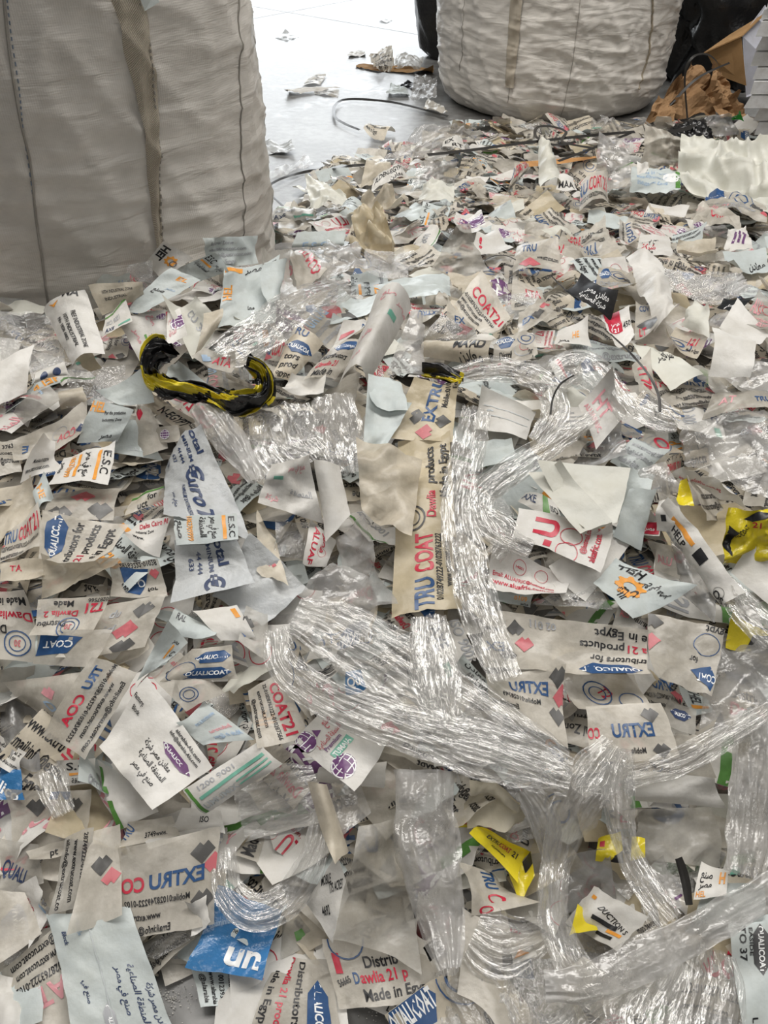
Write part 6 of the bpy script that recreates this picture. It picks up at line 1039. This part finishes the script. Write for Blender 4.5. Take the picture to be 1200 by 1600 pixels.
ribbon('stretch_film', 'film strand from right edge to pleated white strip', 'stretch film', [(1215, 1100, 24), (1140, 1145, 36), (1060, 1190, 40), (980, 1212, 40), (900, 1215, 50)], lift=.09, pleats=7, ref='the right edge film strand')
ribbon('stretch_film', 'wide milky film hanging at right edge, lower', 'stretch film', [(1190, 1120, 60), (1185, 1200, 90), (1175, 1290, 90), (1165, 1370, 70)], film='haze', lift=.06, pleats=7)
ribbon('stretch_film', 'film ring left arm, hanging from bunched top', 'stretch film', [(960, 1165, 50), (930, 1210, 80), (895, 1270, 76), (868, 1350, 50), (866, 1430, 46), (890, 1500, 56), (935, 1560, 60)], lift=.10, pleats=8, ref='the film ring left arm')
ribbon('stretch_film', 'film ring right arm, hanging from bunched top', 'stretch film', [(965, 1170, 50), (965, 1240, 56), (975, 1310, 44), (1005, 1380, 46), (1048, 1440, 44)], lift=.105, pleats=8, ref='the film ring right arm')
ribbon('milky_film_band', 'long smooth grey film band crossing lower right', 'film band', [(1230, 1375, 46), (1150, 1420, 52), (1070, 1465, 56), (990, 1505, 60), (920, 1535, 56), (850, 1540, 44)], film='haze', lift=.11, pleats=2, amp=.003, arch=.1, ref='the long grey film band')
ribbon('stretch_film', 'big vertical pleated film mass at bottom right', 'stretch film', [(1085, 1470, 130), (1075, 1530, 190), (1060, 1590, 210), (1050, 1650, 220)], lift=.075, pleats=26, amp=.004, nc=64, ref='the bottom right film mass')
ribbon('stretch_film', 'clear film strands running to bottom edge, right of centre', 'stretch film', [(1000, 1530, 60), (940, 1580, 80), (880, 1640, 90)], lift=.07, pleats=10)
ribbon('stretch_film', 'crinkled film bulge at bottom centre right', 'stretch film', [(740, 1460, 70), (780, 1480, 100), (830, 1470, 60), (860, 1450, 40)], lift=.06, pleats=11)
ribbon('stretch_film', 'clear crumpled film at bottom front, centre', 'stretch film', [(690, 1520, 60), (730, 1560, 110), (760, 1620, 130)], film='clear', lift=.04, pleats=11)
ribbon('stretch_film', 'clear film between front sheet and bottom film mass', 'stretch film', [(830, 1500, 80), (840, 1560, 110), (850, 1630, 120)], film='clear', lift=.05, pleats=10)
ribbon('stretch_film', 'clear film loop around dark hollow, lower left of centre', 'stretch film', [(352, 1330, 40), (356, 1390, 50), (400, 1425, 56), (455, 1400, 54), (490, 1340, 44), (505, 1270, 36)], lift=.065, pleats=6, ref='the clear film loop')
ribbon('stretch_film', 'grey stretch film sheet with fine streaks above the film loop', 'stretch film', [(375, 1270, 80), (420, 1255, 96), (470, 1240, 90), (500, 1225, 60)], lift=.06, pleats=18, amp=.0025, ref='the streaked film sheet')
ribbon('stretch_film', 'crinkled film scrap near left S.C label', 'stretch film', [(75, 1200, 40), (88, 1240, 50), (100, 1270, 40)], lift=.05, pleats=8)
ribbon('milky_film_band', 'tall milky blue bag hanging in lower centre', 'film bag', [(664, 1205, 96), (664, 1280, 104), (674, 1360, 96), (690, 1440, 76), (702, 1520, 34)], film='haze', lift=.09, pleats=3, amp=.006, arch=.2, ref='the tall milky bag')
ribbon('stretch_film', 'milky film fold left of glove', 'stretch film', [(820, 1230, 40), (850, 1280, 50), (860, 1340, 30)], film='haze', lift=.06, pleats=5)
ribbon('stretch_film', 'clear crinkled film right of tall vertical film', 'stretch film', [(745, 800, 40), (790, 830, 40), (770, 870, 30)], lift=.075, pleats=8)
ribbon('stretch_film', 'white crinkled film tail at right edge below white sheet', 'stretch film', [(1120, 900, 30), (1160, 950, 50), (1210, 1000, 60)], lift=.075, pleats=8)
# yellow and black bags twisted into ropes
ribbon('yellow_black_bag', 'twisted black and yellow plastic bag in a U shape', 'film bag', [(272, 552, 40, .06), (248, 562, 46, .045), (240, 590, 30, .02), (270, 612, 32, .01), (320, 618, 30, .01), (372, 632, 34, .02), (412, 618, 34, .03), (410, 584, 26, .05), (385, 568, 20, .06)], film='black_film', film2='yellow_film', lift=.07, pleats=5, amp=.012, arch=.2, rag=.2, ref='the yellow-black bag')
ribbon('yellow_black_bag', 'small black and yellow bag end above the beige EXTR sheet', 'film bag', [(660, 580, 16), (690, 584, 24), (722, 598, 16)], film='black_film', film2='yellow_film', lift=.085, pleats=4, amp=.006, arch=.4, rag=.16)
# black strapping
ST = dict(layers=1, pleats=.3, amp=.0006, arch=.02, nc=3, rag=.0)
ribbon('packing_strap', 'dark strap loop lying on the bright floor', 'strap', [(562, 203, 4), (540, 194, 5), (523, 182, 5), (524, 164, 5), (545, 155, 5), (600, 158, 5), (650, 168, 5), (700, 182, 5)], film='strap_black', lift=.02, na=90, ref='the dark strap loop', **ST)
ribbon('packing_strap', 'dark strap curving from the left bulk bag to heap', 'strap', [(411, 297, 5), (440, 279, 5), (490, 266, 6), (540, 260, 6), (592, 256, 5)], film='strap_black', lift=.02, na=60, **ST)
ribbon('packing_strap', 'dark straight strap along the base of white bulk bag', 'strap', [(668, 242, 6), (740, 234, 6), (830, 222, 6), (920, 212, 6), (992, 206, 6)], film='strap_black', lift=.06, na=60, **ST)
ribbon('packing_strap', 'dark strap coil in front of white bulk bag', 'strap', [(900, 222, 5), (866, 226, 5), (838, 214, 5), (840, 199, 5), (862, 198, 5), (884, 206, 5), (880, 222, 5), (930, 232, 5)], film='strap_black', lift=.07, na=80, **ST)
ribbon('packing_strap', 'dark strap rising beside the orange lath', 'strap', [(872, 252, 5), (910, 238, 5), (950, 222, 5), (985, 208, 5)], film='strap_black', lift=.085, na=40, **ST)
ribbon('packing_strap', 'dark strap arching over the brown paper', 'strap', [(1074, 186, 4, -4.4), (1070, 120, 4, -4.4), (1080, 92, 4, -4.4), (1100, 84, 4, -4.42), (1118, 94, 4, -4.42), (1126, 116, 4, -4.45)], film='strap_black', lift=.05, na=60, **ST)
ribbon('packing_strap', 'dark strap slanting across the brown paper front', 'strap', [(1010, 196, 5, -4.35), (1050, 160, 5, -4.36), (1090, 122, 4, -4.38), (1140, 98, 4, -4.42)], film='strap_black', lift=.05, na=40, **ST)
ribbon('packing_strap', 'dark bundled strap end before clear waste bag', 'strap', [(1045, 206, 8), (1075, 200, 8), (1108, 184, 7)], film='strap_black', lift=.08, na=30, **ST)
ribbon('packing_strap', 'thin black wire over red letters below pale green sheet', 'strap', [(954, 522, 4, .01), (985, 552, 4, .02), (1012, 584, 4, .02), (1028, 615, 5, .01), (1031, 645, 5)], film='strap_black', lift=.085, na=60, **ST)
ribbon('packing_strap', 'thin black wire arc above the ruled sheet', 'strap', [(860, 648, 3), (864, 622, 3, .01), (876, 600, 3, .02), (897, 586, 3)], film='strap_black', lift=.085, na=40, **ST)
ribbon('packing_strap', 'thin black wire arch by the red tick sheet', 'strap', [(756, 408, 2), (772, 400, 2, .01), (790, 399, 2, .01), (806, 406, 2)], film='strap_black', lift=.06, na=30, **ST)
ribbon('packing_strap', 'black wire running along the EX icon sheet', 'strap', [(860, 430, 3), (880, 450, 3), (905, 470, 3)], film='strap_black', lift=.07, na=30, **ST)
ribbon('black_strip', 'stubby flat black plastic strip, lower right', 'strip', [(1060, 1340, 12, .02), (1070, 1372, 15, .01), (1077, 1414, 12)], film='strap_black', lift=.075, na=24, layers=1, pleats=.3, amp=.001, arch=.15, nc=6, rag=0)
# tag on the left bag
tagq = [left_bag.at(219, 16), left_bag.at(241, 2), left_bag.at(232, -12), left_bag.at(212, -4)]
tw = [left_bag.pos(t, z, .014) + np.array([left_bag.c[0], left_bag.c[1], 0]) for t, z in tagq]
tg = mesh_obj('paper_tag', tw, [(0, 1, 2, 3)], 'bluish', smooth=False); recentre(tg)
tag(tg, 'small pale blue tag tucked beside the left bag strap', 'tag')

# ------------------------------------------------------------------ more scraps that can be told apart, filling the gaps
TONE = {'milky': 'milky', 'milky_grey': 'grey milky', 'cream': 'cream', 'beige': 'beige', 'white': 'white', 'bluish': 'pale bluish', 'pale_green': 'off-white', 'haze': 'hazy clear', 'clear': 'clear', 'smoke': 'smoky', 'greyfilm': 'grey'}
def what(it, f):
    if it is EXT: return 'with blue and red EXTRU COAT print'
    if it is DIST: return 'with Distributors print'
    if it is ESC: return 'with orange HELP print'
    if it is ALU: return 'with red ALU print'
    if it is SMALL: return 'with black address lines'
    if it is PINK: return 'with pink print'
    if it is GRN: return 'with green band'
    return ''
def autos(n):
    rng = random.Random(21); made = 0; tries = 0; used = {}
    while made < n and tries < 16000:
        tries += 1; px = rng.uniform(0, 1200); py = 300 + 1300 * rng.random() ** .85
        if COVER[min(int(py / 4), 399), min(int(px / 4), 299)]: continue
        p = hit(px, py, .01)
        if p[2] < .035 or inside_bag(p[0], p[1], .07) or float(heap(p[0], p[1])) < .03: continue
        W = rng.uniform(.085, .15) * (.8 if py > 1300 else 1); H = W * rng.uniform(.5, .85)
        if rng.random() < .6:
            f, base = rng.choice(DESIGNS); sc = rng.uniform(1, 1.7); it = shift(base, -rng.uniform(0, 1 - 1 / sc), -rng.uniform(0, 1 - 1 / sc), sc, FADE if rng.random() < .2 else None)
        else: f, base, it = rng.choice(['milky', 'milky_grey', 'cream', 'white', 'bluish', 'pale_green', 'milky', 'white', 'haze', 'smoke']), None, None
        cuts = []
        if rng.random() < .4: cuts = [(rng.uniform(.75, .95), rng.uniform(.75, .95), rng.uniform(.4, 1), rng.uniform(.4, 1))]
        pr = (W, H) + flat_sheet(W, H, 9, 7, it, f, cuts) + ((9, 7),); L, F = deform(pr, rng, kmax=11)
        Rm = rotmat(rng.uniform(0, 6.28), min(abs(rng.gauss(.12, .28)), .8), rng.uniform(0, 6.28)); V = L @ Rm.T + p - [0, 0, .004]
        V[:, 2] += max(0, .004 - V[:, 2].min())
        q = project(V)[0] / 4; qi = q.astype(int); ok = (qi[:, 0] >= 0) & (qi[:, 0] < 300) & (qi[:, 1] >= 0) & (qi[:, 1] < 400)
        if not ok.any() or COVER[qi[ok, 1], qi[ok, 0]].mean() > .42: continue
        lab = None; ds = sorted(((hx - px) ** 2 + (hy - py) ** 2, hx, hy, r) for hx, hy, r in HEROES if r.startswith('the '))
        for _, hx, hy, r in ds[:6]:
            dx, dy = px - hx, py - hy
            rel = ('right of' if dx > 0 else 'left of') if abs(dx) > abs(dy) else ('below' if dy > 0 else 'above')
            w = what(base, f); cand = ('%s film scrap %s %s %s' % (TONE[f], w, rel, r)) if w else ('blank %s film scrap %s %s' % (TONE[f], rel, r))
            cand = ' '.join(cand.split()); nw = len(re.findall(r'\w+', cand))
            if cand not in used and nw <= 15: lab = cand; break
        if lab is None: continue
        used[lab] = 1
        o = mesh_obj('film_scrap', V, F, pr[4], pr[5]); recentre(o); tag(o, lab, 'film scrap', 'loose printed and blank film scraps')
        q = project(V)[0]; c = q.mean(0); x0, y0 = np.percentile(q, 12, axis=0); x1, y1 = np.percentile(q, 88, axis=0); cover_poly([(x0, y0), (x1, y0), (x1, y1), (x0, y1)]); made += 1
    return made
print('heroes', len(HEROES)); print('autos', autos(110))

# white dust and flakes on the bare floor in front
def flakes():
    rng = random.Random(8); V, F = [], []
    for (px, py, r, n) in ((270, 1560, 45, 150), (600, 1580, 60, 90), (460, 1480, 30, 25)):
        for _ in range(n):
            a = rng.uniform(0, 6.28); d = abs(rng.gauss(0, .5)) * r; p = hit(px + math.cos(a) * d, py + math.sin(a) * d * .7, 0); s = rng.uniform(.0003, .0012); p[2] = .002
            o = len(V)
            for k in range(4): b = k * 1.57 + a; V.append((p[0] + math.cos(b) * s, p[1] + math.sin(b) * s * rng.uniform(.5, 1), .0015 + rng.uniform(0, .002)))
            F.append((o, o + 1, o + 2, o + 3))
    o = mesh_obj('plastic_dust', V, F, 'white', smooth=False); tag(o, 'white plastic dust and flakes on the bare floor at the front', 'dust', kind='stuff')
flakes()
heap_obj = heap_stuff(3050)
